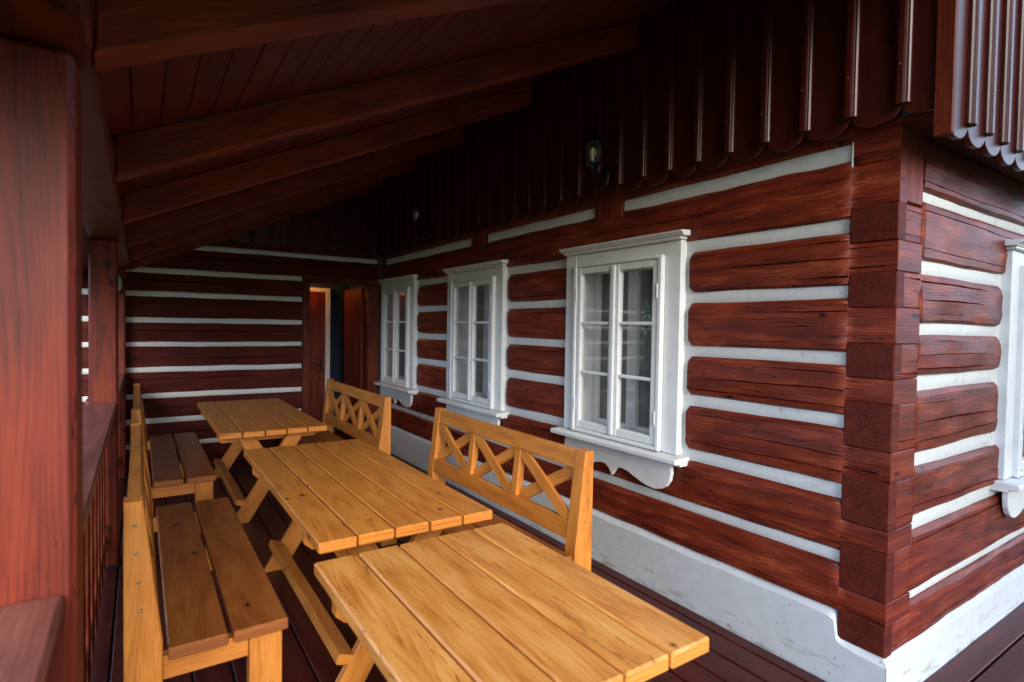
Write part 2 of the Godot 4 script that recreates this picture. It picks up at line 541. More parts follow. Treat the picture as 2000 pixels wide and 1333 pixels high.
# a hewn log: local x along it, y up, z outwards; face at z = 0, back at z = -0.07
# bottom/top: heights at the two ends; chamfers at either end; cracks as real grooves
func hewn_log(x0: float, x1: float, b0: float, b1: float, t0: float, t1: float, cham0: float, cham1: float, cracks: int, phase: float, flat := false, notch0 := [], notch1 := []) -> ArrayMesh:
	var st := SurfaceTool.new()
	st.begin(Mesh.PRIMITIVE_TRIANGLES)
	st.set_color(tint(0.14))
	var L := x1 - x0
	var xs := PackedFloat32Array()
	if notch0.size():
		xs.append_array([x0, notch0[0] - 0.001, notch0[0] + 0.001])
	var nseg := maxi(6, int(L / 0.05))
	if notch0.size():
		pass
	elif cham0 > 0.0:
		xs.append_array([x0, x0 + cham0, x0 + cham0 + 0.002])
	else:
		xs.append(x0)
	for i in range(1, nseg):
		var x := x0 + L * i / nseg
		if x > x0 + cham0 + 0.01 and x < x1 - cham1 - 0.01 and (notch0.is_empty() or absf(x - notch0[0]) > 0.01) and (notch1.is_empty() or absf(x - notch1[0]) > 0.01):
			xs.append(x)
	if notch1.size():
		xs.append_array([notch1[0] - 0.001, notch1[0] + 0.001, x1])
	elif cham1 > 0.0:
		xs.append_array([x1 - cham1 - 0.002, x1 - cham1, x1])
	else:
		xs.append(x1)
	xs.sort()
	var uvo := Vector2(rng.randf(), rng.randf())
	var ck := []
	for k in cracks:
		var c0 := rng.randf_range(-0.1, 0.55)
		if k == 0 and rng.randf() < 0.6:
			c0 = -0.3
		ck.append([c0, c0 + rng.randf_range(0.3, 0.9) + (0.8 if c0 < -0.2 else 0.0), (k + rng.randf_range(0.3, 0.7)) / cracks, rng.randf_range(0.25, 1.0), rng.randf_range(-0.08, 0.08)])
	var prof := []   # one array of Vector2(y, z) per station
	for x in xs:
		var t := (x - x0) / L
		var yb := lerpf(b0, b1, t) + wob.get_noise_2d(x * 1.1 + phase, 3.0) * (0.0 if flat else 0.0065)
		var yt := lerpf(t0, t1, t) + wob.get_noise_2d(x * 1.1 + phase, 9.0) * (0.0 if flat else 0.0065)
		var in_notch := false
		if notch0.size() and x < notch0[0]:
			yb = notch0[1]; yt = notch0[2]; in_notch = true
		if notch1.size() and x > notch1[0]:
			yb = notch1[1]; yt = notch1[2]; in_notch = true
		var sharp := flat or in_notch
		var d0 := x - x0
		var d1 := x1 - x
		var zz := 0.0
		if cham0 > 0.0 and d0 < cham0:
			yb += (cham0 - d0); yt -= (cham0 - d0)
			zz -= (cham0 - d0) * 0.05
		if cham1 > 0.0 and d1 < cham1:
			yb += (cham1 - d1); yt -= (cham1 - d1)
			zz -= (cham1 - d1) * 0.05
		var hgt := yt - yb
		var face := func(fr: float) -> float:
			var bow := (0.0 if sharp else 0.004) * (1.0 - pow(2.0 * fr - 1.0, 2.0))
			return zz + bow + (0.0 if sharp else wob.get_noise_2d(x * 2.2 + phase, fr * 1.3 + 20.0) * 0.007)
		var ch := 0.004 if sharp else 0.012 + 0.008 * wob.get_noise_2d(x * 0.9 + phase, 44.0)
		var p := [Vector2(yb, -0.07), Vector2(yb, face.call(0.0) - (0.004 if sharp else 0.014)), Vector2(yb + ch, face.call(0.1) - 0.001)]
		for k in ck:
			var fr: float = k[2] + k[4] * (t - 0.5) + wob.get_noise_2d(x * 0.7 + phase, 60.0 + k[3] * 20.0) * 0.035 + wob.get_noise_2d(x * 6.0, 90.0 + phase) * 0.006
			var live := clampf(minf(t - k[0], k[1] - t) * L * 4.0, 0.0, 1.0)
			var wid: float = (0.0008 + 0.0052 * live * k[3] * (0.6 + 0.8 * absf(wob.get_noise_2d(x * 5.0 + phase, 70.0))))
			var yc := yb + hgt * clampf(fr, 0.16, 0.84)
			var lip: float = 0.0035 * live * k[3]
			p.append(Vector2(yc - wid, face.call(fr) + lip))
			p.append(Vector2(yc, face.call(fr) - (0.022 * live * k[3])))
			p.append(Vector2(yc + wid, face.call(fr) - lip * 0.4))
		p.append_array([Vector2(yt - ch * 1.7, face.call(0.9) - 0.001), Vector2(yt, face.call(1.0) - (0.004 if sharp else 0.014)), Vector2(yt, -0.07)])
		prof.append(p)
	var np: int = prof[0].size()
	for j in range(np - 1):
		st.set_smooth_group(j)
		for i in range(xs.size() - 1):
			var A := Vector3(xs[i], prof[i][j].x, prof[i][j].y)
			var B := Vector3(xs[i + 1], prof[i + 1][j].x, prof[i + 1][j].y)
			var C := Vector3(xs[i + 1], prof[i + 1][j + 1].x, prof[i + 1][j + 1].y)
			var D := Vector3(xs[i], prof[i][j + 1].x, prof[i][j + 1].y)
			for q in [A, C, B, A, D, C]:
				st.set_uv(Vector2(q.x / TILE_U, (q.y - q.z) / TILE_V) + uvo)
				st.add_vertex(q)
	for e in [0, xs.size() - 1]:
		st.set_smooth_group(200 + e)
		var fan: Array = prof[e]
		var cen := Vector3(xs[e], (fan[0].x + fan[np - 1].x) * 0.5, -0.05)
		for j in range(np - 1):
			var A := Vector3(xs[e], fan[j].x, fan[j].y)
			var B := Vector3(xs[e], fan[j + 1].x, fan[j + 1].y)
			for q in ([cen, A, B] if e > 0 else [cen, B, A]):
				st.set_uv(Vector2(q.z * 0.4 / TILE_U, q.y / TILE_V) + uvo)
				st.add_vertex(q)
	st.generate_normals()
	return st.commit()

# white filling between two logs, a little hollow, from y0 to y1
func filling(x0: float, x1: float, b0: float, b1: float, t0: float, t1: float, phase: float, proud := -0.020) -> ArrayMesh:
	var st := SurfaceTool.new()
	st.begin(Mesh.PRIMITIVE_TRIANGLES)
	st.set_smooth_group(0)
	var n := maxi(3, int((x1 - x0) / 0.12))
	var fr := [-0.25, 0.1, 0.5, 0.9, 1.25]
	for i in n:
		for j in 4:
			var q := []
			for k in [[0, 0], [1, 0], [1, 1], [0, 1]]:
				var t: float = float(i + k[0]) / n
				var x := lerpf(x0, x1, t)
				var f: float = fr[j + k[1]]
				var y := lerpf(lerpf(b0, b1, t), lerpf(t0, t1, t), f)
				var z: float = proud + wob.get_noise_2d(x * 3.0 + phase, f + 80.0) * 0.004 - (0.012 if f < 0.0 or f > 1.0 else 0.0)
				q.append(Vector3(x, y, z))
			for k in [0, 2, 1, 0, 3, 2]:
				st.add_vertex(q[k])
	st.generate_normals()
	return st.commit()

# ------------------------------------------------------------------ setting
func structure(o: Node3D, called: String, label: String) -> void:
	o.name = called
	add_child(o)
	o.set_meta("kind", "structure")
	o.set_meta("label", label)
	o.set_meta("category", called.replace("_", " "))

func build_ground() -> void:
	var o := MeshInstance3D.new()
	var b := Builder.new()
	add_box(b, Vector3(300, 0.2, 300), 0.0)
	o.mesh = b.mesh()
	o.material_override = M.lawn
	o.position = Vector3(0, -0.62, 0)
	structure(o, "ground", "green lawn around the raised wooden deck")

func build_deck() -> void:
	var d := Node3D.new()
	structure(d, "wooden_deck", "dark red plank deck floor under the tables and benches")
	var x := 2.615
	var first := true
	while x > -0.42:
		var w := 0.072 if first else 0.145
		first = false
		var lo := Vector3(x - w, -0.03, END_Z + 0.005)
		part(d, "deck_plank", box(Vector3(w, 0.03, 8.25), 0.004, 0.1), M.deck, at(Vector3(x - w * 0.5, -0.015, END_Z + 0.005 + 4.125)))
		x -= w + 0.011
	var z := -1.045
	while z < 1.1:
		part(d, "deck_plank", box(Vector3(3.4, 0.03, 0.112 if z < -1.0 else 0.145), 0.004, 0.1), M.deck, at(Vector3(2.626 + 1.7, -0.015, z + (0.056 if z < -1.0 else 0.0725))))
		z += (0.112 if z < -1.0 else 0.145) + 0.011
	block(d, "deck_frame", Vector3(-0.4, -0.5, END_Z), Vector3(6.0, -0.045, 1.18), M.cover, 0.0)

# ------------------------------------------------------------------ the log house
const S_BOT := [2.372, 2.046, 1.751, 1.447, 1.161, 0.841, 0.545]
const S_TOP := [2.433, 2.112, 1.812, 1.507, 1.225, 0.910, 0.599]
const END_BLOCK := [[2.15, 1.995], [1.86, 1.71], [1.55, 1.40], [1.29, 1.09], [0.955, 0.75], [0.65, 0.44], [0.335, 0.205]]
const G_BOT := [2.185, 1.864, 1.592, 1.339, 0.99, 0.70, 0.381]
const G_TOP := [2.235, 1.931, 1.649, 1.408, 1.06, 0.77, 0.430]
const WINS := [-2.70, -4.615, -6.50]
const HALF := 0.525
const BOARD_X := 2.575
const GBOARD_Z := -0.885

func build_house() -> void:
	var hs := thing("log_house", "dark red log house with white filling stripes and white casement windows", "house", Vector3(WALL_X, 0, GABLE_Z))
	var off := hs.position
	var main := Transform3D(Basis(Vector3.UP, -PI / 2), Vector3(WALL_X, 0, 0) - off)   # local x is world z
	var gab := Transform3D(Basis(), Vector3(0, 0, GABLE_Z) - off)                        # local x is world x
	# log runs of the main wall, from the far end to the corner
	var far := END_Z + 0.0
	var openings := []
	for w in [WINS[2], WINS[1], WINS[0]]:
		openings.append([w - HALF - 0.035, w + HALF + 0.035])
	var log_top := [2.60] ; var log_bot := [2.44]
	for k in 7:
		log_top.append(S_BOT[k]); log_bot.append(S_TOP[k + 1] if k < 6 else 0.325)
	for k in 8:
		var yt: float = log_top[k]
		var yb: float = log_bot[k]
		var ph := k * 17.3
		# logs that meet a window are cut there
		var cut := yb > 0.80 and yt < 2.10
		var runs := []
		if cut:
			var z := far
			for o in openings:
				if o[0] - z > 0.05:
					runs.append([z, o[0], 0.0 if z == far else 0.021, 0.021])
				z = o[1]
			runs.append([z, -1.262, 0.021, 0.0])
		else:
			runs.append([far, -1.262, 0.0, 0.0])
		var e_top: float = [2.60, 2.335][k] if k < 2 else END_BLOCK[k - 2][1] - 0.003
		var e_bot: float = [2.338, 2.153][k] if k < 2 else END_BLOCK[k - 1][0] + 0.003
		for r in runs:
			var long: float = r[1] - r[0]
			var cr := 3 if long > 0.75 else 2
			# the last run carries on to the corner between the gable logs' ends
			var last: bool = r[1] == -1.262
			part(hs, "log", hewn_log(r[0], GABLE_Z if last else r[1], yb, yb, yt, yt, r[2], r[3], cr, ph + r[0], false, [], [-1.264, e_bot, e_top] if last else []), M.log, main)
		if k > 1:
			var ge := Builder.new(); ge.color = tint(0.1)
			add_box(ge, Vector3(0.228, e_top - e_bot, 0.05), 0.003, 2, at(Vector3(WALL_X + 0.1165, (e_top + e_bot) * 0.5, GABLE_Z - 0.0235 + rng.randf_range(-0.001, 0.002))), Vector2(rng.randf(), rng.randf()))
			part(hs, "log_end", ge.mesh(), M.log, at(-off))
	# gable logs' end grain on the main side
	for k in 7:
		var top: float = END_BLOCK[k][0]
		var bot: float = END_BLOCK[k][1]
		var proud := rng.randf_range(-0.005, -0.001)
		var p := PackedVector2Array([Vector2(-1.266, bot - 0.001), Vector2(GABLE_Z + 0.0015, bot - 0.001), Vector2(GABLE_Z + 0.0015, top + 0.001), Vector2(-1.266, top + rng.randf_range(0.001, 0.010))])
		var b := Builder.new()
		b.color = tint(0.15)
		var spin := rng.randf() * TAU
		var shift := Vector2(rng.randf_range(-0.15, 0.15), rng.randf_range(-0.1, 0.1))
		# mapped over the whole face so that the rings show
		add_extruded(b, p, 0.07, 0.005, Vector2(1, 0), Transform3D(), Vector2(0.0, 0.0))
		for i in b.uv.size():
			b.uv[i] = Vector2((b.v[i].x + 1.17) / 0.23, (b.v[i].y - (top + bot) * 0.5) / 0.23).rotated(spin) + Vector2(0.5, 0.55) + shift
		part(hs, "log_end", b.mesh(), M.endgrain, main * at(Vector3(0, 0, -0.032 + proud)), "dark end grain of gable log at corner")
	# filling strips of the main wall
	for k in 7:
		var b: float = S_BOT[k]
		var t: float = S_TOP[k]
		var runs := []
		if k == 0:
			runs = [[-6.96, -4.72], [-4.415, -2.96], [-2.68, -1.268]]
		elif k < 5 or (k == 5):
			var z := far
			for o in openings:
				if o[0] - z > 0.02:
					runs.append([z, o[0] + 0.05])
				z = o[1] - 0.05
			runs.append([z, -1.262])
		else:
			runs = [[far, -1.262]]
		for r in runs:
			part(hs, "white_filling", filling(r[0], r[1], b, b, t, t, k * 7.0, -0.016 if k > 0 else -0.006), M.chink, main)
	# ceiling-joist ends that interrupt the top strip
	for z in [-4.5675, -2.82]:
		block(hs, "joist_end", Vector3(WALL_X - 0.012, 2.335, z - 0.135) - off, Vector3(WALL_X + 0.06, 2.50, z + 0.135) - off, M.log, 0.008, 0.1, 0)
	block(hs, "corner_filling", Vector3(WALL_X - 0.002, 2.335, -1.268) - off, Vector3(WALL_X + 0.05, 2.447, -1.258) - off, M.chink, 0.003)
	# gable wall logs
	var gl_top := [2.47]; var gl_bot := [2.235]
	for k in 7:
		gl_top.append(G_BOT[k]); gl_bot.append(G_TOP[k + 1] if k < 6 else 0.20)
	var gx := 4.48    # centre of the gable window
	for k in 8:
		var yt: float = gl_top[k]
		var yb: float = gl_bot[k]
		var cut := yb > 0.86 and yt < 1.95
		var ph := 200.0 + k * 11.1
		var start := 2.885
		var n0 := [2.884, END_BLOCK[k - 1][1] - 0.001, END_BLOCK[k - 1][0] + 0.001] if k > 0 else []
		if k > 0:
			start = WALL_X + 0.004
		if cut:
			part(hs, "log", hewn_log(start, gx - HALF - 0.03, yb, yb, yt, yt, 0, 0.026, 3, ph, false, n0), M.log, gab)
			part(hs, "log", hewn_log(gx + HALF + 0.03, 6.0, yb, yb, yt, yt, 0.026, 0, 2, ph + 4.0), M.log, gab)
		else:
			part(hs, "log", hewn_log(start, 6.0, yb, yb, yt, yt, 0, 0, 3, ph, false, n0), M.log, gab)
		if k == 0:
			block(hs, "log", Vector3(WALL_X + 0.001, 2.16, GABLE_Z - 0.07) - off, Vector3(2.884, 2.60, GABLE_Z - 0.002) - off, M.log, 0.005, 0.1, 1)
	for k in 7:
		var b: float = G_BOT[k]
		var t: float = G_TOP[k]
		var runs := [[2.872, 6.0]]
		if k > 0 and k < 5:
			runs = [[2.872, gx - HALF + 0.02], [gx + HALF - 0.02, 6.0]]
		for r in runs:
			part(hs, "white_filling", filling(r[0], r[1], b, b, t, t, k * 5.0 + 90.0), M.chink, gab)
	build_plinth(hs, main, gab)
	build_core(hs, off, gx)
	for z in WINS:
		var w := build_window(hs)
		w.transform = main * at(Vector3(z, 0.86, 0))
	var gw := build_window(hs)
	gw.transform = gab * at(Vector3(gx, 0.80, 0))
	build_boards(hs, off)

func build_plinth(hs: Node3D, main: Transform3D, gab: Transform3D) -> void:
	# stations along the wall: (x, top of the splay)
	for side in 2:
		var st := SurfaceTool.new()
		st.begin(Mesh.PRIMITIVE_TRIANGLES)
		var stations := []
		if side == 0:
			var z := END_Z
			while z < -1.32:
				stations.append([z, 0.325])
				z += 0.11
			stations.append_array([[-1.30, 0.325], [-1.275, 0.318], [-1.262, 0.235], [-1.245, 0.222], [-1.15, 0.208], [-1.05, 0.200]])
		else:
			var x := 2.635
			stations.append([2.628, 0.203])
			while x < 6.0:
				x += 0.11
				stations.append([x, 0.205])
		var prof := []
		for s in stations:
			var top: float = s[1] + wob.get_noise_2d(s[0] * 2.5, 130.0) * 0.008
			var f := 0.016 + wob.get_noise_2d(s[0] * 1.5, 150.0) * 0.002
			var spl := 0.030 + wob.get_noise_2d(s[0] * 3.0, 140.0) * 0.006
			prof.append([Vector2(-0.01, f + 0.004), Vector2(0.10, f + 0.002), Vector2(top - spl, f), Vector2(top, -0.014), Vector2(top + 0.002, -0.06)])
		for j in 4:
			st.set_smooth_group(0 if j < 2 else j)
			for i in stations.size() - 1:
				var q := []
				for k in [[0, 0], [1, 0], [1, 1], [0, 1]]:
					var p: Vector2 = prof[i + k[0]][j + k[1]]
					var sx: float = stations[i + k[0]][0]
					if side == 0 and i + k[0] == stations.size() - 1:
						sx = GABLE_Z + p.y + 0.0
					if side == 1 and i + k[0] == 0:
						sx = WALL_X - p.y
					q.append(Vector3(sx, p.x, p.y))
				for k in [0, 2, 1, 0, 3, 2]:
					st.set_uv(Vector2(q[k].x / 3.2 + 0.37 * side, 1.0 - clampf(q[k].y / 0.37, 0.01, 0.99)))
					st.add_vertex(q[k])
		st.generate_normals()
		part(hs, "plinth", st.commit(), M.plinth, main if side == 0 else gab, "whitewashed plinth with sloping top edge")

# rectangle of wall with holes, as joined boxes: rows of [y0, y1], holes [a0, a1, y0, y1]
func build_core(hs: Node3D, off: Vector3, gx: float) -> void:
	var b := Builder.new()
	var xa := WALL_X + 0.065
	var xb := WALL_X + 0.36
	var zend := END_Z - 1.6
	var oh := 0.56
	var add := func(lo: Vector3, hi: Vector3) -> void:
		add_box(b, hi - lo, 0.0, 1, at((lo + hi) * 0.5 - off))
	add.call(Vector3(xa, -0.3, zend), Vector3(xb, 0.80, GABLE_Z - 0.065))
	add.call(Vector3(xa, 2.12, zend), Vector3(xb, 3.8, GABLE_Z - 0.065))
	var z := zend
	for w in [WINS[2], WINS[1], WINS[0]]:
		add.call(Vector3(xa, 0.80, z), Vector3(xb, 2.12, w - oh))
		z = w + oh
	add.call(Vector3(xa, 0.80, z), Vector3(xb, 2.12, GABLE_Z - 0.065))
	var za := GABLE_Z - 0.065
	var zb := GABLE_Z - 0.36
	add.call(Vector3(xb, -0.3, zb), Vector3(6.2, 0.82, za))
	add.call(Vector3(xb, 2.0, zb), Vector3(6.2, 3.8, za))
	add.call(Vector3(xb, 0.82, zb), Vector3(gx - oh, 2.0, za))
	add.call(Vector3(gx + oh, 0.82, zb), Vector3(6.2, 2.0, za))
	part(hs, "wall_core", b.mesh(), M.core)
	var r := Builder.new()
	var addr := func(lo: Vector3, hi: Vector3) -> void:
		add_box(r, hi - lo, 0.0, 1, at((lo + hi) * 0.5 - off))
	addr.call(Vector3(xb, -0.02, zend), Vector3(6.2, 0.06, zb))
	addr.call(Vector3(xb, 2.5, zend), Vector3(6.2, 2.6, zb))
	addr.call(Vector3(6.0, 0.06, zend), Vector3(6.2, 2.5, zb))
	addr.call(Vector3(xb, 0.06, zend), Vector3(6.0, 2.5, zend + 0.1))
	addr.call(Vector3(xb, 0.06, -5.6), Vector3(6.0, 2.5, -5.5))
	part(hs, "room_walls", r.mesh(), M.room)

# a casement window: origin at the middle of the sill's top, x along the wall, z outwards from the log face
func build_window(hs: Node3D) -> Node3D:
	var w := Node3D.new()
	w.name = "window"
	hs.add_child(w, true)
	var bx := func(called: String, lo: Vector3, hi: Vector3, bevel := 0.004) -> void:
		part(w, called, box(hi - lo, bevel, 0.0), M.white, at((lo + hi) * 0.5))
	# plastered surround that the log ends run into
	part(w, "surround", frame_mesh(HALF + 0.075, -0.06, 1.27, HALF - 0.06, 0.0, 1.2, 0.05, 0.006), M.chink, at(Vector3(0, 0, -0.042)))
	bx.call("casing", Vector3(-HALF, 0.0, -0.03), Vector3(-0.408, 1.262, 0.032))
	bx.call("casing", Vector3(0.408, 0.0, -0.03), Vector3(HALF, 1.262, 0.032))
	bx.call("casing", Vector3(-0.4075, 1.185, -0.03), Vector3(0.4075, 1.260, 0.030))
	# cornice: two stepped mouldings
	bx.call("cornice", Vector3(-HALF - 0.012, 1.2625, -0.02), Vector3(HALF + 0.012, 1.282, 0.052), 0.006)
	var cp := PackedVector2Array([Vector2(-0.02, 1.2825), Vector2(0.055, 1.2825), Vector2(0.060, 1.291), Vector2(0.078, 1.302), Vector2(0.080, 1.310), Vector2(-0.02, 1.318)])
	part(w, "cornice", extruded(cp, (HALF + 0.035) * 2.0, 0.002, Vector2(0, 1), 0.0), M.white, Transform3D(Basis(Vector3.UP, -PI / 2), Vector3.ZERO))
	# frame
	part(w, "frame", frame_mesh(0.407, 0.002, 1.184, 0.375, 0.028, 1.163, 0.12, 0.006), M.white, at(Vector3(0, 0, 0.002)))
	# two sashes with glazing bars, set in the frame
	for s in [-1.0, 1.0]:
		var b := Builder.new()
		var xi := 0.006
		var xo := 0.372
		var y0 := 0.030
		var y1 := 1.161
		var st := 0.042
		var zc := 0.034
		var th := 0.042
		var add := func(lo: Vector3, hi: Vector3, bev: float) -> void:
			var l2 := Vector3(minf(lo.x * s, hi.x * s), lo.y, lo.z)
			var h2 := Vector3(maxf(lo.x * s, hi.x * s), hi.y, hi.z)
			add_box(b, h2 - l2, bev, -1, at((l2 + h2) * 0.5))
		add.call(Vector3(xi, y0, zc - th / 2), Vector3(xi + st, y1, zc + th / 2), 0.005)
		add.call(Vector3(xo - st, y0, zc - th / 2), Vector3(xo, y1, zc + th / 2), 0.005)
		add.call(Vector3(xi + st, y0 + 0.0, zc - th / 2 + 0.001), Vector3(xo - st, y0 + 0.055, zc + th / 2 - 0.001), 0.005)
		add.call(Vector3(xi + st, y1 - 0.045, zc - th / 2 + 0.001), Vector3(xo - st, y1, zc + th / 2 - 0.001), 0.005)
		var g0 := y0 + 0.055
		var g1 := y1 - 0.045
		for k in [1, 2]:
			var yy: float = g0 + (g1 - g0) * k / 3.0
			add.call(Vector3(xi + st, yy - 0.011, zc - 0.012), Vector3(xo - st, yy + 0.011, zc + 0.017), 0.005)
		part(w, "sash", b.mesh(), M.white)
		for k in 3:
			var pa := g0 + (g1 - g0) * k / 3.0 + 0.004
			var pb := g0 + (g1 - g0) * (k + 1) / 3.0 - 0.004
			var tilt := rng.randf_range(-0.004, 0.004)
			part(w, "pane", flat_pane(Vector3((xi + xo) * 0.5 * s, (pa + pb) * 0.5, zc - 0.002), Vector2(xo - xi - st * 2 + 0.01, pb - pa + 0.012), tilt), M.glass)
		# hinges on the outer stile
		for yy in [0.20, 0.97]:
			part(w, "hinge", lathed(PackedVector2Array([Vector2(0, -0.045), Vector2(0.006, -0.043), Vector2(0.006, -0.001), Vector2(0.0045, 0.0), Vector2(0.006, 0.001), Vector2(0.006, 0.043), Vector2(0, 0.045)]), 10), M.white, at(Vector3(0.374 * s, yy, 0.060)))
	# cover bead on the meeting stiles
	bx.call("meeting_bead", Vector3(-0.017, 0.034, 0.0555), Vector3(0.017, 1.155, 0.070), 0.005)
	# inner window of the double casement, at the room side
	var ib := Builder.new()
	for q in [[-0.387, 0.022, -0.338, 1.187], [0.338, 0.022, 0.387, 1.187], [-0.042, 0.022, 0.042, 1.187], [-0.338, 0.022, -0.042, 0.085], [0.042, 0.022, 0.338, 0.085], [-0.338, 1.13, -0.042, 1.187], [0.042, 1.13, 0.338, 1.187]]:
		add_box(ib, Vector3(q[2] - q[0], q[3] - q[1], 0.04), 0.004, -1, at(Vector3((q[0] + q[2]) * 0.5, (q[1] + q[3]) * 0.5, -0.135)))
	part(w, "inner_sash", ib.mesh(), M.white)
	for s in [-1.0, 1.0]:
		part(w, "inner_pane", flat_pane(Vector3(0.19 * s, 0.605, -0.135), Vector2(0.30, 1.06), 0.0), M.glass)
	# white lining of the opening
	part(w, "lining", frame_mesh(0.40, 0.003, 1.2, 0.388, 0.021, 1.188, 0.10, 0.0), M.white, at(Vector3(0, 0, -0.11)))
	# sill with a drip edge
	var sp := PackedVector2Array([Vector2(-0.03, -0.055), Vector2(0.060, -0.055), Vector2(0.064, -0.042), Vector2(0.108, -0.040), Vector2(0.112, -0.034), Vector2(0.112, -0.014), Vector2(0.106, -0.008), Vector2(-0.03, -0.0005)])
	part(w, "sill", extruded(sp, 1.16, 0.003, Vector2(0, 1), 0.0), M.white, Transform3D(Basis(Vector3.UP, -PI / 2), Vector3.ZERO))
	# scalloped apron board
	var ap := PackedVector2Array()
	var half := [Vector2(0.0, -0.232), Vector2(0.012, -0.216), Vector2(0.03, -0.190), Vector2(0.06, -0.170), Vector2(0.10, -0.168), Vector2(0.15, -0.178), Vector2(0.20, -0.196), Vector2(0.26, -0.216), Vector2(0.32, -0.230), Vector2(0.37, -0.233), Vector2(0.42, -0.222), Vector2(0.46, -0.198), Vector2(0.487, -0.160), Vector2(0.497, -0.115), Vector2(0.494, -0.080), Vector2(0.480, -0.0555)]
	for k in half.size():
		ap.append(half[k])
	for k in range(half.size() - 1, 0, -1):
		ap.append(Vector2(-half[k].x, half[k].y))
	part(w, "apron", extruded(ap, 0.028, 0.003, Vector2(1, 0), 0.0), M.white, at(Vector3(0, 0, 0.030)), "white apron board with scalloped lower edge")
	return w

func flat_pane(c: Vector3, size: Vector2, turn: float) -> ArrayMesh:
	var b := Builder.new()
	var e := Vector3(cos(turn), 0, -sin(turn)) * size.x * 0.5
	var u := Vector3.UP * size.y * 0.5
	var uvs := func(_p: Vector3) -> Vector2: return Vector2.ZERO
	b.quad(c - e - u, c + e - u, c + e + u, c - e + u, Vector3(0, 0, 1), uvs)
	return b.mesh()

# rectangular frame: outer half width, bottom, top; inner half width, bottom, top; depth
func frame_mesh(ow: float, ob: float, ot: float, iw: float, ib: float, it: float, d: float, bevel: float) -> ArrayMesh:
	var b := Builder.new()
	for q in [[-ow, ob, -iw, ot], [iw, ob, ow, ot], [-iw, ob, iw, ib], [-iw, it, iw, ot]]:
		add_box(b, Vector3(q[2] - q[0], q[3] - q[1], d - (0.002 if q[0] == -iw else 0.0)), bevel, -1, at(Vector3((q[0] + q[2]) * 0.5, (q[1] + q[3]) * 0.5, 0)))
	return b.mesh()

# hung boards with scalloped feet and moulded cover battens
func scallop_board(wd: float, hgt: float, drop: float) -> ArrayMesh:
	var p := PackedVector2Array()
	for k in 11:
		var t := -1.0 + 2.0 * k / 10.0
		p.append(Vector2(t * wd * 0.5, drop * (1.0 - sqrt(maxf(0.0, 1.0 - t * t * 0.92)))))
	p.append(Vector2(wd * 0.5, hgt)); p.append(Vector2(-wd * 0.5, hgt))
	return extruded(p, 0.022, 0.003, Vector2(0, 1), 0.14)

func batten_mesh(hgt: float) -> ArrayMesh:
	# moulded section in (x, z) drawn out along y
	var p := PackedVector2Array([Vector2(-0.032, 0.0), Vector2(-0.032, 0.012), Vector2(-0.027, 0.018), Vector2(-0.020, 0.019), Vector2(-0.018, 0.023), Vector2(-0.010, 0.027), Vector2(0.010, 0.027), Vector2(0.018, 0.023), Vector2(0.020, 0.019), Vector2(0.027, 0.018), Vector2(0.032, 0.012), Vector2(0.032, 0.0)])
	var b := Builder.new()
	b.color = tint(0.12)
	add_extruded(b, p, hgt, 0.0015, Vector2(1, 0), Transform3D(Basis(Vector3.RIGHT, PI / 2), Vector3(0, hgt * 0.5, 0)))
	var uvo := Vector2(rng.randf(), rng.randf())
	for i in b.uv.size():
		b.uv[i] = Vector2(b.v[i].y / TILE_U, (b.v[i].x + b.v[i].z) / TILE_V) + uvo
	return b.mesh()

func nail(batten: Node3D, y: float) -> void:
	part(batten, "nail", M.nail_mesh, M.steel, Transform3D(Basis(Vector3.RIGHT, PI / 2), Vector3(rng.randf_range(-0.006, 0.006), y, 0.0272)))

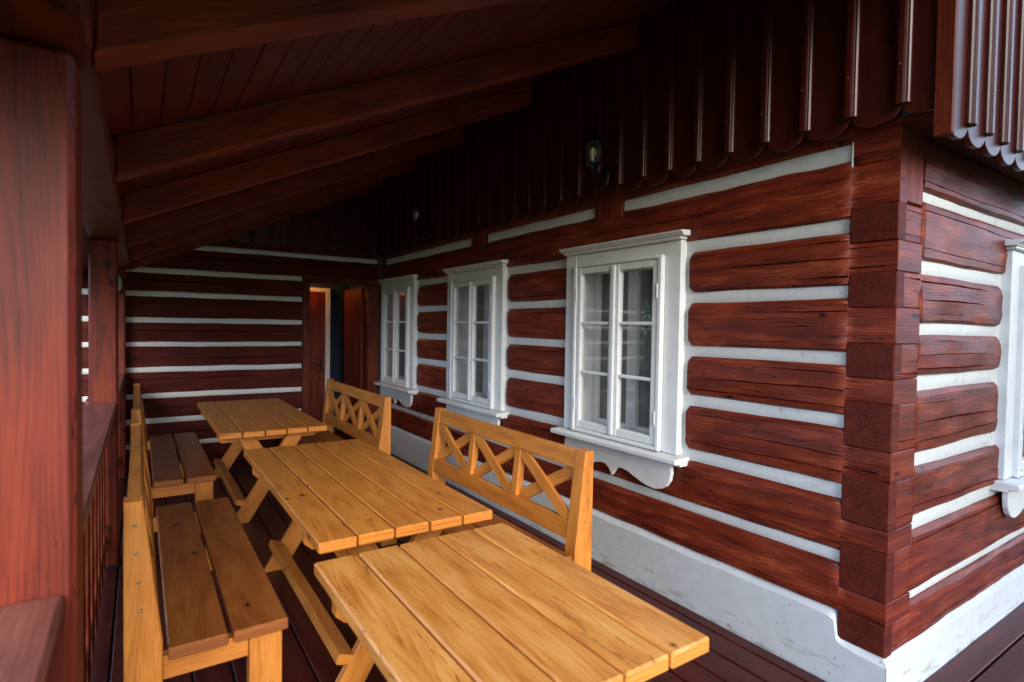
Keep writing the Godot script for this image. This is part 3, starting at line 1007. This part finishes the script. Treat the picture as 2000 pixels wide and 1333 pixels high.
func build_boards(hs: Node3D, off: Vector3) -> void:
	var turn := Basis(Vector3.UP, -PI / 2)
	var z := GBOARD_Z - 0.055
	var k := 0
	var pitch := 0.2
	var shared_board := []
	var shared_batten := []
	for i in 6:
		shared_board.append(scallop_board(0.197, 1.45, 0.075))
		shared_batten.append(batten_mesh(1.38))
	var bz := -1.243 + 0.1
	# first board next to the corner
	while bz > END_Z - 0.1:
		var c := bz - 0.0
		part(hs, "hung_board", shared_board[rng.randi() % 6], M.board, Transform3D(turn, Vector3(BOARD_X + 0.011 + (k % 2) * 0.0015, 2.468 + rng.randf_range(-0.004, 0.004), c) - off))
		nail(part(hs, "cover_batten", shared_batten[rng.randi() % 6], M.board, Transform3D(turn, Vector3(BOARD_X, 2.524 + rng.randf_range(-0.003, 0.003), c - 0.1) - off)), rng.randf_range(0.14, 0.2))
		bz -= pitch
		k += 1
	# the last piece up to the corner board
	part(hs, "hung_board", scallop_board(0.155, 1.45, 0.05), M.board, Transform3D(turn, Vector3(BOARD_X + 0.012, 2.475, -0.965) - off))
	nail(part(hs, "cover_batten", shared_batten[0], M.board, Transform3D(turn, Vector3(BOARD_X, 2.524, -1.043) - off)), rng.randf_range(0.14, 0.2))
	# gable side, with a corner board
	block(hs, "corner_board", Vector3(BOARD_X - 0.012, 2.362, GBOARD_Z - 0.045) - off, Vector3(BOARD_X + 0.012, 3.9, GBOARD_Z + 0.02) - off, M.red, 0.004)
	var bx := BOARD_X + 0.10
	k = 0
	while bx < 4.9:
		part(hs, "hung_board", shared_board[rng.randi() % 6], M.board, at(Vector3(bx, 2.365 + rng.randf_range(-0.004, 0.004), GBOARD_Z - 0.011 + (k % 2) * 0.0015) - off))
		nail(part(hs, "cover_batten", shared_batten[rng.randi() % 6], M.board, at(Vector3(bx + 0.095, 2.435, GBOARD_Z + 0.002) - off, Basis())), rng.randf_range(0.14, 0.2))
		bx += 0.19
		k += 1
	# the main roof's verge over the gable, out of frame above
	var rv := Builder.new()
	add_box(rv, Vector3(4.6, 0.16, 9.2), 0.0, 2, at(Vector3(4.75, 5.35, GBOARD_Z + 0.65 - 4.6) - off, Basis(Vector3.BACK, 0.72)))
	part(hs, "main_roof", rv.mesh(), M.cover)
	# soffit board below the gable boarding
	block(hs, "soffit_board", Vector3(BOARD_X + 0.04, 2.472, GABLE_Z - 0.02) - off, Vector3(5.2, 2.492, GBOARD_Z - 0.03) - off, M.red, 0.003)

# ------------------------------------------------------------------ end wall of the porch with the doorway
const B_STRIP := [[2.432, 2.390], [2.156, 2.110], [1.907, 1.862], [1.630, 1.585], [1.369, 1.328], [1.102, 1.057], [0.823, 0.777], [0.555, 0.509], [0.291, 0.246]]

func build_end_wall() -> void:
	var w := thing("porch_end_wall", "dark plank wall with thin white stripes and an open doorway closing the porch", "wall", Vector3(0.8, 0, END_Z))
	var off := w.position
	var left := -2.15
	var jamb := 1.645
	var right := 2.60
	# planks and stripes; the top two courses run over the door
	var tops := [2.62]; var bots := [2.434]
	for k in B_STRIP.size():
		tops.append(B_STRIP[k][1] - 0.002)
		bots.append(B_STRIP[k + 1][0] + 0.002 if k + 1 < B_STRIP.size() else 0.0)
	for k in tops.size():
		var over: bool = bots[k] > 2.13
		var x1 := right if over else jamb
		var runs := [[left, x1]]
		for r in runs:
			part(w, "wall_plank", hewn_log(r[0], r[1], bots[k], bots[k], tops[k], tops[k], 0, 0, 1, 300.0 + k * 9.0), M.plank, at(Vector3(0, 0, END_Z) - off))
	for k in B_STRIP.size():
		var x1 := right - 0.03 if k == 0 else jamb - 0.01
		part(w, "white_stripe", filling(left, x1, B_STRIP[k][1], B_STRIP[k][1], B_STRIP[k][0], B_STRIP[k][0], 500.0 + k, -0.004), M.chink, at(Vector3(0, 0, END_Z) - off))
	# core with the door opening, closing the room behind
	var b := Builder.new()
	var add := func(lo: Vector3, hi: Vector3) -> void:
		add_box(b, hi - lo, 0.0, 1, at((lo + hi) * 0.5 - off))
	add.call(Vector3(left, -0.5, END_Z - 0.20), Vector3(1.70, 3.9, END_Z - 0.065))
	add.call(Vector3(1.70, 2.10, END_Z - 0.20), Vector3(2.71, 3.9, END_Z - 0.065))
	add.call(Vector3(2.50, -0.1, END_Z - 0.20), Vector3(2.71, 2.10, END_Z - 0.065))
	part(w, "wall_core", b.mesh(), M.core)
	# hung boards above
	var bx := 0.0
	var protos := []
	for i in 4:
		protos.append([scallop_board(0.203, 1.1, 0.075), batten_mesh(1.03)])
	bx = -0.08
	while bx < 2.58:
		var pr: Array = protos[rng.randi() % 4]
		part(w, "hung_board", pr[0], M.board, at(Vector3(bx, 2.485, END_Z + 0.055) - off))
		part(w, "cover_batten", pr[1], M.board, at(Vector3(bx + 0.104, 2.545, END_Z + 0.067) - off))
		bx += 0.208
	# door frame
	block(w, "door_jamb", Vector3(1.646, 0.0, END_Z - 0.12) - off, Vector3(1.728, 2.108, END_Z + 0.018) - off, M.red, 0.006)
	block(w, "door_jamb", Vector3(2.452, 0.0, END_Z - 0.12) - off, Vector3(2.585, 2.108, END_Z + 0.018) - off, M.red, 0.006)
	block(w, "door_lintel", Vector3(1.646, 2.1085, END_Z - 0.12) - off, Vector3(2.59, 2.185, END_Z + 0.020) - off, M.red, 0.006)
	block(w, "threshold", Vector3(1.729, 0.0, END_Z - 0.15) - off, Vector3(2.451, 0.03, END_Z + 0.01) - off, M.deck, 0.006)
	# vestibule behind the doorway
	var v := Builder.new()
	var z0 := END_Z - 0.20
	var z1 := END_Z - 1.28
	var addv := func(bb: Builder, lo: Vector3, hi: Vector3) -> void:
		add_box(bb, hi - lo, 0.0, 1, at((lo + hi) * 0.5 - off))
	addv.call(v, Vector3(1.1, 0.0, z1 - 0.1), Vector3(2.72, 2.5, z1))
	addv.call(v, Vector3(2.62, 0.0, z1), Vector3(2.72, 2.5, z0))
	addv.call(v, Vector3(1.1, 0.0, z1), Vector3(1.2, 2.5, z0))
	addv.call(v, Vector3(1.0, 2.5, z1 - 0.1), Vector3(2.72, 2.6, z0))
	part(w, "vestibule_wall", v.mesh(), M.blue, Transform3D(), "dark blue painted wall behind the doorway")
	block(w, "vestibule_floor", Vector3(1.2, -0.06, z1) - off, Vector3(2.62, 0.0, z0) - off, M.deck, 0.0)
	# inner door with a pale frame, on the far wall of the vestibule
	var dr := part(w, "inner_door", box(Vector3(0.78, 2.05, 0.035), 0.004, 0.05, 1), M.post, at(Vector3(1.86, 1.025, z1 + 0.03) - off), "panelled wooden inner door lit by a warm lamp")
	for q in [[-0.18, 0.48], [0.18, 0.48], [-0.18, -0.48], [0.18, -0.48]]:
		part(dr, "door_panel", box(Vector3(0.24, 0.76, 0.016), 0.007, 0.06, 1), M.post, at(Vector3(q[0], q[1], 0.024)))
	part(dr, "handle", box(Vector3(0.11, 0.018, 0.018), 0.006, 0.0), M.iron, at(Vector3(0.29, -0.02, 0.065)))
	part(dr, "handle_plate", box(Vector3(0.035, 0.2, 0.012), 0.004, 0.0), M.iron, at(Vector3(0.33, -0.03, 0.029)))
	block(w, "inner_frame", Vector3(2.252, 0.0, z1 + 0.001) - off, Vector3(2.322, 2.11, z1 + 0.05) - off, M.white, 0.006)
	block(w, "inner_frame", Vector3(1.40, 2.052, z1 + 0.001) - off, Vector3(2.251, 2.11, z1 + 0.049) - off, M.white, 0.006)
	# outer door leaf, swung in against the right side, with an arched panel
	var leaf := part(w, "door_leaf", box(Vector3(0.04, 2.04, 0.72), 0.005, 0.05, 1), M.red, at(Vector3(2.43, 1.05, END_Z - 0.13 - 0.37) - off), "open dark wooden door leaf with arched panel")
	var arch := PackedVector2Array([Vector2(-0.24, -0.35), Vector2(0.24, -0.35)])
	for k in 9:
		var a := PI * k / 8.0
		arch.append(Vector2(0.24 * cos(a), 0.62 + 0.09 * sin(a)))
	part(leaf, "door_panel", extruded(arch, 0.018, 0.006, Vector2(0, 1), 0.05), M.red, Transform3D(Basis(Vector3.UP, -PI / 2), Vector3(-0.027, 0.2, 0)))
	part(leaf, "door_panel", box(Vector3(0.016, 0.55, 0.48), 0.006, 0.05, 1), M.red, at(Vector3(-0.027, -0.55, 0)))
	# small ceiling lamp of the vestibule (its warm light shows on the inner door)
	var lamp := thing("vestibule_lamp", "small warm ceiling lamp inside the open doorway", "lamp", Vector3(1.75, 2.5, END_Z - 1.02))
	part(lamp, "base", lathed(PackedVector2Array([Vector2(0, 0), Vector2(0.06, 0), Vector2(0.06, -0.03), Vector2(0, -0.03)]), 16), M.white)
	part(lamp, "bulb", lathed(PackedVector2Array([Vector2(0, -0.031), Vector2(0.025, -0.04), Vector2(0.045, -0.07), Vector2(0.04, -0.105), Vector2(0.02, -0.125), Vector2(0, -0.13)]), 16), M.lamp_glow)
	var om := OmniLight3D.new()
	om.name = "vestibule_lamp_light"
	om.light_color = Color(1.0, 0.62, 0.30)
	om.light_energy = 0.14
	om.light_size = 0.04
	om.omni_range = 6.0
	om.omni_attenuation = 2.0
	om.shadow_enabled = true
	om.position = Vector3(0, -0.085, 0)
	lamp.add_child(om)

# ------------------------------------------------------------------ roof
const R_SLOPE := 0.468
const R_X0 := -0.075
const R_Y0 := 2.115     # underside of the rafters at the eaves beam
const R_DEPTH := 0.150
const ROOF_NEAR := -0.42
func raft_y(x: float) -> float:
	return R_Y0 + (x - R_X0) * R_SLOPE

func build_roof() -> void:
	var o := thing("porch_roof", "sloping dark red porch roof with open rafters over the tables", "roof", Vector3(-0.17, 2.115, -3.8))
	var off := o.position
	var ang := atan(R_SLOPE)
	var zs := [-0.44, -1.37, -2.50, -3.62, -4.74, -5.86, -6.93]
	var xa := -0.62
	var xb := 2.60
	for z in zs:
		var poly := PackedVector2Array([Vector2(-0.0735, raft_y(-0.0735)), Vector2(xb, raft_y(xb)), Vector2(xb, raft_y(xb) + R_DEPTH), Vector2(-0.0735, raft_y(-0.0735) + R_DEPTH)])
		part(o, "rafter", extruded(poly, 0.10, 0.006, Vector2(cos(ang), sin(ang)), 0.1), M.rafter, at(Vector3(0, 0, z - 0.05) - off))
	# ceiling boards along the roof
	var s := 0.0
	var zlen := ROOF_NEAR - END_Z + 0.2
	var total := (xb + 0.02 - xa) / cos(ang)
	while s < total - 0.02:
		var wd := minf(0.094, total - s)
		var cx := xa + (s + wd * 0.5) * cos(ang)
		var cy := raft_y(cx) + R_DEPTH
		var bas := Basis(Vector3.BACK, ang)
		part(o, "ceiling_board", box(Vector3(wd - 0.003, 0.02, zlen), 0.003, 0.16), M.red, at(Vector3(cx, cy + 0.011, (ROOF_NEAR + END_Z - 0.2) * 0.5) - off, bas))
		s += 0.094
	var cov := Builder.new()
	var cxm := (xa + xb) * 0.5
	add_box(cov, Vector3(total + 0.1, 0.06, zlen + 0.1), 0.0, 2, at(Vector3(cxm, raft_y(cxm) + R_DEPTH + 0.065, (ROOF_NEAR + END_Z - 0.2) * 0.5) - off, Basis(Vector3.BACK, ang)))
	part(o, "roof_cover", cov.mesh(), M.cover)
	# verge board at the open end
	block(o, "eaves_beam", Vector3(-0.262, 2.118, -7.02) - off, Vector3(-0.075, 2.168, -0.50) - off, M.red, 0.008, 0.05)
	block(o, "eaves_beam", Vector3(-0.17, 2.169, -7.0) - off, Vector3(-0.085, 2.215, -0.51) - off, M.red, 0.006, 0.05)

func build_posts() -> void:
	var specs := [[-1.37, "thick dark red porch post rising from the railing, closest to camera", 0.165], [-4.40, "dark red porch post halfway along the railing", 0.152], [-6.85, "dark red porch post at the end wall, carrying an oval lamp", 0.15]]
	for k in specs.size():
		var w: float = specs[k][2]
		var xi := -0.103 if k == 0 else -0.116
		var t := thing("porch_post", specs[k][1], "post", Vector3(xi - w * 0.5, 0, specs[k][0] - w * 0.5), 0.0, "posts carrying the porch roof")
		part(t, "shaft", box(Vector3(w, 2.112, w), 0.012, 0.03, 1), M.post, at(Vector3(0, 1.057, 0)))
		part(t, "base_plate", box(Vector3(w + 0.03, 0.012, w + 0.03), 0.003, 0.0), M.iron, at(Vector3(0, 0.007, 0)))

func build_railing() -> void:
	# sections between the posts: from, to
	var secs := [[-1.367, -0.25, "porch railing section beside the camera, rail top out of focus"], [-4.397, -1.537, "long porch railing section behind the front bench, with flat weathered rail"], [-6.847, -4.555, "porch railing section between middle post and end wall"]]
	for s in secs:
		var L: float = s[1] - s[0]
		var mid: float = (s[0] + s[1]) * 0.5
		var t := thing("railing", s[2], "railing", Vector3(-0.21, 0, mid), 0.0, "porch railing sections")
		part(t, "handrail", box(Vector3(0.175, 0.038, L), 0.006, 0.05), M.rail, at(Vector3(0, 1.051, 0)))
		part(t, "upper_rail", box(Vector3(0.06, 0.085, L), 0.005, 0.05), M.red, at(Vector3(-0.024, 0.989, 0)))
		part(t, "lower_rail", box(Vector3(0.06, 0.07, L), 0.005, 0.05), M.red, at(Vector3(-0.024, 0.205, 0)))
		# shaped baluster boards
		var n := int(L / 0.24)
		var pr := baluster()
		for k in n:
			var z := -L * 0.5 + L * (k + 0.5) / n
			part(t, "baluster", pr, M.red, Transform3D(Basis(Vector3.UP, -PI / 2), Vector3(0.019, 0.03, z)))

func baluster() -> ArrayMesh:
	var right := []
	for k in 25:
		var y := 0.914 * k / 24.0
		var w := 0.062 - 0.016 * pow(sin(PI * clampf((y - 0.1) / 0.28, 0, 1)), 2) - 0.014 * pow(sin(PI * clampf((y - 0.41) / 0.28, 0, 1)), 2)
		right.append(Vector2(w, y))
	var p := PackedVector2Array(right)
	for k in range(24, -1, -1):
		p.append(Vector2(-right[k].x, right[k].y))
	return extruded(p, 0.024, 0.003, Vector2(0, 1), 0.05)

# ------------------------------------------------------------------ furniture
func build_tables() -> void:
	make_table(0.505, 1.305, -2.0, -0.955, "short honey pine table closest to the camera, its top brightly lit", M.worn)
	make_table(0.565, 1.350, -4.02, -2.158, "middle honey pine trestle table between the two front benches", M.honey)
	make_table(0.495, 1.295, -6.62, -4.66, "darker pine trestle table by the striped end wall", M.honey)

func make_table(x0: float, x1: float, z0: float, z1: float, label: String, top_mat: Material) -> void:
	var c := Vector3((x0 + x1) * 0.5, 0, (z0 + z1) * 0.5)
	var t := thing("trestle_table", label, "table", c, 0.0, "pine trestle tables in a row")
	var W := x1 - x0
	var L := z1 - z0
	var pw := W / 5.0
	for k in 5:
		var dz := rng.randf_range(-0.004, 0.004)
		part(t, "top_plank", box(Vector3(pw - 0.0075, 0.045, L + dz), 0.006, 0.09), top_mat, at(Vector3(-W * 0.5 + pw * (k + 0.5), 0.7375, dz)))
	# trestles: a batten under the top and two crossed legs
	var inset := 0.29 if L > 1.3 else 0.21
	for s in [-1.0, 1.0]:
		var zt: float = s * (L * 0.5 - inset)
		var hw := W * 0.5 - 0.015
		var bp := PackedVector2Array([Vector2(-hw, 0.715), Vector2(-hw, 0.665), Vector2(-hw + 0.03, 0.638), Vector2(hw - 0.03, 0.638), Vector2(hw, 0.665), Vector2(hw, 0.715)])
		part(t, "batten", extruded(bp, 0.05, 0.003, Vector2(1, 0), 0.08), M.honey, at(Vector3(0, -0.0005, zt - s * 0.0)))
		for d in [-1.0, 1.0]:
			var hwid := 0.066
			var lx: float = 0.235 * d
			var tx: float = -0.205 * d
			var lp := PackedVector2Array([Vector2(lx - hwid, 0.0), Vector2(lx + hwid, 0.0), Vector2(tx + hwid, 0.7145), Vector2(tx - hwid, 0.7145)])
			var g := Vector2(tx - lx, 0.7145).normalized()
			part(t, "leg", extruded(lp, 0.044, 0.004, g, 0.08), M.honey, at(Vector3(0, 0, zt + s * (0.0475 if d > 0 else 0.0925))))
	# foot rails along both sides
	for s in [-1.0, 1.0]:
		part(t, "foot_rail", box(Vector3(0.075, 0.045, L - 2.0 * inset + 0.22), 0.004, 0.08), M.honey, at(Vector3(s * 0.225, 0.165, 0), Basis(Vector3.BACK, s * 0.35)))

func make_bench(x: float, z0: float, z1: float, turn: float, label: String, top := 0.97) -> void:
	var t := thing("garden_bench", label, "bench", Vector3(x, 0, (z0 + z1) * 0.5), turn, "pine benches with crossed backrests")
	var L := z1 - z0
	var hz := L * 0.5
	# end frames: tapered back leg, front leg, bearer
	for s in [-1.0, 1.0]:
		var bp := PackedVector2Array([Vector2(0.0, 0.0), Vector2(0.114, 0.0), Vector2(0.114, 0.47), Vector2(0.055, top), Vector2(0.0, top)])
		part(t, "back_leg", extruded(bp, 0.088, 0.005, Vector2(0, 1), 0.08), M.honey, at(Vector3(0, 0, s * (hz - 0.044))))
		part(t, "front_leg", box(Vector3(0.12, 0.392, 0.07), 0.004, 0.08, 1), M.honey, at(Vector3(0.458, 0.196, s * (hz - 0.07))))
		part(t, "bearer", box(Vector3(0.282, 0.085, 0.05), 0.003, 0.08, 0), M.honey, at(Vector3(0.256, 0.349, s * (hz - 0.075))))
		for y in [0.60, 0.70, 0.80, 0.90]:
			var bl := part(t, "bolt", lathed(PackedVector2Array([Vector2(0, 0.004), Vector2(0.004, 0.0035), Vector2(0.0065, 0.0), Vector2(0, -0.001)]), 8), M.steel, Transform3D(Basis(Vector3.RIGHT, s * PI / 2), Vector3(0.032 + (0.9 - y) * 0.05, y, s * (hz + 0.0005))))
	# seat boards
	for q in [[0.130, 0.322], [0.340, 0.535]]:
		part(t, "seat_board", box(Vector3(q[1] - q[0], 0.045, L - 0.012), 0.005, 0.08), M.seat, at(Vector3((q[0] + q[1]) * 0.5, 0.4155, 0)))
	part(t, "seat_rail", box(Vector3(0.045, 0.07, L - 0.21), 0.003, 0.08), M.honey, at(Vector3(0.458, 0.356, 0)))
	# backrest panel in the plane of the slanting faces
	var lean := atan2(0.114 - 0.055, top - 0.47)
	var pivot := Vector3(0.114, 0.47, 0)
	var bas := Basis(Vector3.BACK, lean)    # local y runs up the slant, local -x is behind it
	var frame := Transform3D(bas, pivot)
	var th := 0.045
	var slant := (top - 0.47) / cos(lean)
	var inner := L - 0.176
	var put := func(called: String, mesh: Mesh, p: Vector3, b2 := Basis()) -> void:
		part(t, called, mesh, M.honey, frame * Transform3D(b2, p))
	put.call("back_rail", box(Vector3(th, 0.098, inner), 0.004, 0.08), Vector3(-th * 0.5 - 0.003, slant - 0.053, 0))
	put.call("back_rail", box(Vector3(th, 0.098, inner), 0.004, 0.08), Vector3(-th * 0.5 - 0.003, 0.072, 0))
	var y0 := 0.1215
	var y1 := slant - 0.1025
	var bay := (inner - 2.0 * 0.062) / 3.0
	for k in 2:
		put.call("back_post", box(Vector3(th, y1 - y0, 0.062), 0.004, 0.08, 1), Vector3(-th * 0.5 - 0.003, (y0 + y1) * 0.5, -inner * 0.5 + bay * (k + 1) + 0.062 * (k + 0.5)))
	for k in 3:
		var zc := -inner * 0.5 + bay * (k + 0.5) + 0.062 * k
		var hb := bay * 0.5
		var hh := (y1 - y0) * 0.5
		var wd := 0.034
		for d in [-1.0, 1.0]:
			var dir := Vector2(2.0 * hb, 2.0 * hh * d).normalized()
			var sd := Vector2(-dir.y, dir.x) * wd
			var raw := PackedVector2Array([dir * -1.0 - sd, dir * 1.0 - sd, dir * 1.0 + sd, dir * -1.0 + sd])
			var clip := PackedVector2Array([Vector2(-hb, -hh), Vector2(hb, -hh), Vector2(hb, hh), Vector2(-hb, hh)])
			var got := Geometry2D.intersect_polygons(raw, clip)
			if got.size() == 0:
				continue
			# polygon lies in (z, y); turn its x to the bench's z
			put.call("cross_bar", extruded(got[0], 0.022 if d < 0 else 0.0225, 0.003, dir, 0.09), Vector3(-0.016 if d > 0 else -0.0375, (y0 + y1) * 0.5, zc), Basis(Vector3.UP, -PI / 2))

func build_benches() -> void:
	make_bench(-0.046, -4.12, -2.285, 0.0, "pine bench against the railing at lower left, its near post showing bolts", 0.98)
	make_bench(-0.050, -6.72, -4.74, 0.0, "dark looking pine bench in the corner by railing and end wall", 0.97)
	make_bench(1.965, -3.93, -2.165, PI, "pine bench with crossed backrest below the largest window", 0.962)
	make_bench(1.845, -6.50, -4.67, PI, "smaller looking pine bench with crossed backrest in front of the doorway", 0.965)

# ------------------------------------------------------------------ lamps
func build_lamps() -> void:
	lantern(Vector3(BOARD_X - 0.028, 2.585, -2.755), "black wall lantern above the gap between second and third window from the door")
	lantern(Vector3(BOARD_X - 0.028, 2.62, -5.53), "small distant black wall lantern high near the end wall")
	# oval bulkhead lamp on the last post
	var t := thing("bulkhead_lamp", "oval black bulkhead lamp with pale lens on the last porch post", "lamp", Vector3(-0.185, 1.965, -6.848))
	var el := func(rx: float, ry: float, z: float, seg := 28) -> PackedVector3Array:
		var out := PackedVector3Array()
		for k in seg:
			var a := TAU * k / seg
			out.append(Vector3(cos(a) * rx, sin(a) * ry, z))
		return out
	part(t, "housing", lofted([el.call(0.050, 0.100, 0.0), el.call(0.055, 0.107, 0.012), el.call(0.055, 0.107, 0.040), el.call(0.047, 0.097, 0.048), el.call(0.042, 0.090, 0.044)]), M.iron)
	part(t, "lens", lofted([el.call(0.044, 0.092, 0.040), el.call(0.038, 0.080, 0.058), el.call(0.024, 0.052, 0.068), el.call(0.004, 0.008, 0.072)]), M.lens)

func lofted(rings: Array) -> ArrayMesh:
	var st := SurfaceTool.new()
	st.begin(Mesh.PRIMITIVE_TRIANGLES)
	st.set_smooth_group(0)
	for k in rings.size() - 1:
		var a: PackedVector3Array = rings[k]
		var b: PackedVector3Array = rings[k + 1]
		var n := a.size()
		for i in n:
			var j := (i + 1) % n
			for q in [a[i], b[i], b[j], a[i], b[j], a[j]]:
				st.add_vertex(q)
	var last: PackedVector3Array = rings[-1]
	var c := Vector3.ZERO
	for q in last:
		c += q / last.size()
	for i in last.size():
		for q in [last[i], c, last[(i + 1) % last.size()]]:
			st.add_vertex(q)
	st.generate_normals()
	return st.commit()

func lantern(p: Vector3, label: String) -> void:
	# p: foot of the wall plate on the boarding; the lantern stands on an arm towards -x
	var t := thing("wall_lantern", label, "lantern", p, 0.0, "black wall lanterns on the boarding")
	t.scale = Vector3.ONE * 0.82
	part(t, "wall_plate", lofted(plate_rings()), M.iron, Transform3D(Basis(Vector3.UP, -PI / 2), Vector3(0, 0, 0)))
	# arm: swept tube
	var pts := []
	for k in 13:
		var u := k / 12.0
		var a := u * PI * 0.5
		pts.append(Vector3(-0.018 - 0.115 * sin(a), -0.01 + 0.055 * (1.0 - cos(a)), 0))
	part(t, "arm", tube(pts, 0.011, 10), M.iron)
	var c := Vector3(-0.133, 0.045, 0)
	part(t, "base", lathed(PackedVector2Array([Vector2(0, 0), Vector2(0.022, 0.0), Vector2(0.030, 0.022), Vector2(0.062, 0.040), Vector2(0.062, 0.050), Vector2(0, 0.052)]), 6), M.iron, at(c))
	for k in 6:
		var a := TAU * k / 6.0
		part(t, "bar", tube([Vector3(cos(a) * 0.058, 0.048, sin(a) * 0.058), Vector3(cos(a) * 0.082, 0.195, sin(a) * 0.082)], 0.0042, 6), M.iron, at(c))
		var a2 := TAU * (k + 1) / 6.0
		var b := Builder.new()
		var uvs := func(_q: Vector3) -> Vector2: return Vector2.ZERO
		b.quad(Vector3(cos(a) * 0.054, 0.052, sin(a) * 0.054), Vector3(cos(a2) * 0.054, 0.052, sin(a2) * 0.054), Vector3(cos(a2) * 0.078, 0.192, sin(a2) * 0.078), Vector3(cos(a) * 0.078, 0.192, sin(a) * 0.078), Vector3(cos((a + a2) * 0.5), 0, sin((a + a2) * 0.5)), uvs)
		part(t, "pane", b.mesh(), M.lamp_glass, at(c))
	part(t, "cap", lathed(PackedVector2Array([Vector2(0.0, 0.190), Vector2(0.092, 0.190), Vector2(0.096, 0.198), Vector2(0.090, 0.206), Vector2(0.070, 0.232), Vector2(0.040, 0.262), Vector2(0.018, 0.275), Vector2(0.012, 0.290), Vector2(0.018, 0.302), Vector2(0.008, 0.318), Vector2(0, 0.330)]), 6), M.iron, at(c))
	part(t, "socket", lathed(PackedVector2Array([Vector2(0, 0.05), Vector2(0.014, 0.05), Vector2(0.014, 0.085), Vector2(0, 0.086)]), 12), M.white, at(c))
	part(t, "bulb", lathed(PackedVector2Array([Vector2(0.012, 0.086), Vector2(0.022, 0.105), Vector2(0.027, 0.128), Vector2(0.025, 0.150), Vector2(0.016, 0.168), Vector2(0, 0.174)]), 14), M.bulb, at(c))

func plate_rings() -> Array:
	var out := []
	for q in [[0.0, 1.0], [0.010, 1.0], [0.018, 0.86], [0.020, 0.5]]:
		var ring := PackedVector3Array()
		for k in 20:
			var a := TAU * k / 20.0
			ring.append(Vector3(cos(a) * 0.05 * q[1], sin(a) * 0.085 * q[1], q[0]))
		out.append(ring)
	return out

func tube(pts: Array, r: float, seg: int) -> ArrayMesh:
	var rings := []
	for i in pts.size():
		var d: Vector3 = (pts[mini(i + 1, pts.size() - 1)] - pts[maxi(i - 1, 0)]).normalized()
		var u := d.cross(Vector3(0.13, 0.2, 1.0)).normalized()
		var v := d.cross(u)
		var ring := PackedVector3Array()
		for k in seg:
			var a := TAU * k / seg
			ring.append(pts[i] + (u * cos(a) + v * sin(a)) * r)
		rings.append(ring)
	return lofted(rings)

# ------------------------------------------------------------------ garden beyond the railing
func build_garden() -> void:
	var spots := [[-7.5, -12.5, 4.6, "leafy green garden tree beyond the end wall, mirrored in the panes"], [3.2, 4.6, 5.9, "leafy garden tree shading the corner of the gable wall"], [5.6, 2.6, 6.4, "tall leafy garden tree close in front of the gable window"], [7.6, 4.8, 6.8, "tallest leafy garden tree, farthest along the gable side"]]
	for s in spots:
		garden_tree(Vector3(s[0], -0.52, s[1]), s[2], s[3])

func garden_tree(p: Vector3, hgt: float, label: String) -> void:
	var t := thing("garden_tree", label, "tree", p, 0.0, "garden trees beyond the railing")
	var pts := []
	for k in 7:
		var u := k / 6.0
		pts.append(Vector3(sin(u * 3.0) * 0.12, u * hgt * 0.7, cos(u * 4.0) * 0.1))
	var rings := []
	for k in 7:
		var ring := PackedVector3Array()
		for a in 10:
			var th := TAU * a / 10.0
			ring.append(pts[k] + Vector3(cos(th), 0, sin(th)) * lerpf(0.16, 0.04, k / 6.0))
		rings.append(ring)
	part(t, "trunk", lofted(rings), M.bark)
	var b := Builder.new()
	var leafuv := func(_q: Vector3) -> Vector2: return Vector2.ZERO
	var clumps := []
	for k in 40:
		var d := Vector3(rng.randfn(), rng.randfn() * 0.8, rng.randfn()).normalized() * pow(rng.randf(), 0.4)
		clumps.append(Vector3(d.x * hgt * 0.34, hgt * 0.62 + d.y * hgt * 0.36, d.z * hgt * 0.34))
	for c: Vector3 in clumps:
		for k in 170:
			var q := c + Vector3(rng.randfn(), rng.randfn(), rng.randfn()) * hgt * 0.062
			var n := Vector3(rng.randfn(), rng.randfn(), rng.randfn()).normalized()
			var u := n.cross(Vector3(rng.randfn(), rng.randfn(), rng.randfn())).normalized()
			var w := n.cross(u)
			var sz := rng.randf_range(0.04, 0.08)
			b.quad(q - u * sz, q - w * sz * 0.5, q + u * sz, q + w * sz * 0.5, n, leafuv)
	part(t, "crown", b.mesh(), M.leaf)
	for k in 5:
		var c: Vector3 = clumps[k * 5]
		part(t, "limb", tube([pts[3 + k % 3], (pts[3 + k % 3] + c) * 0.5 + Vector3(0, 0.15, 0), c], 0.035, 6), M.bark)
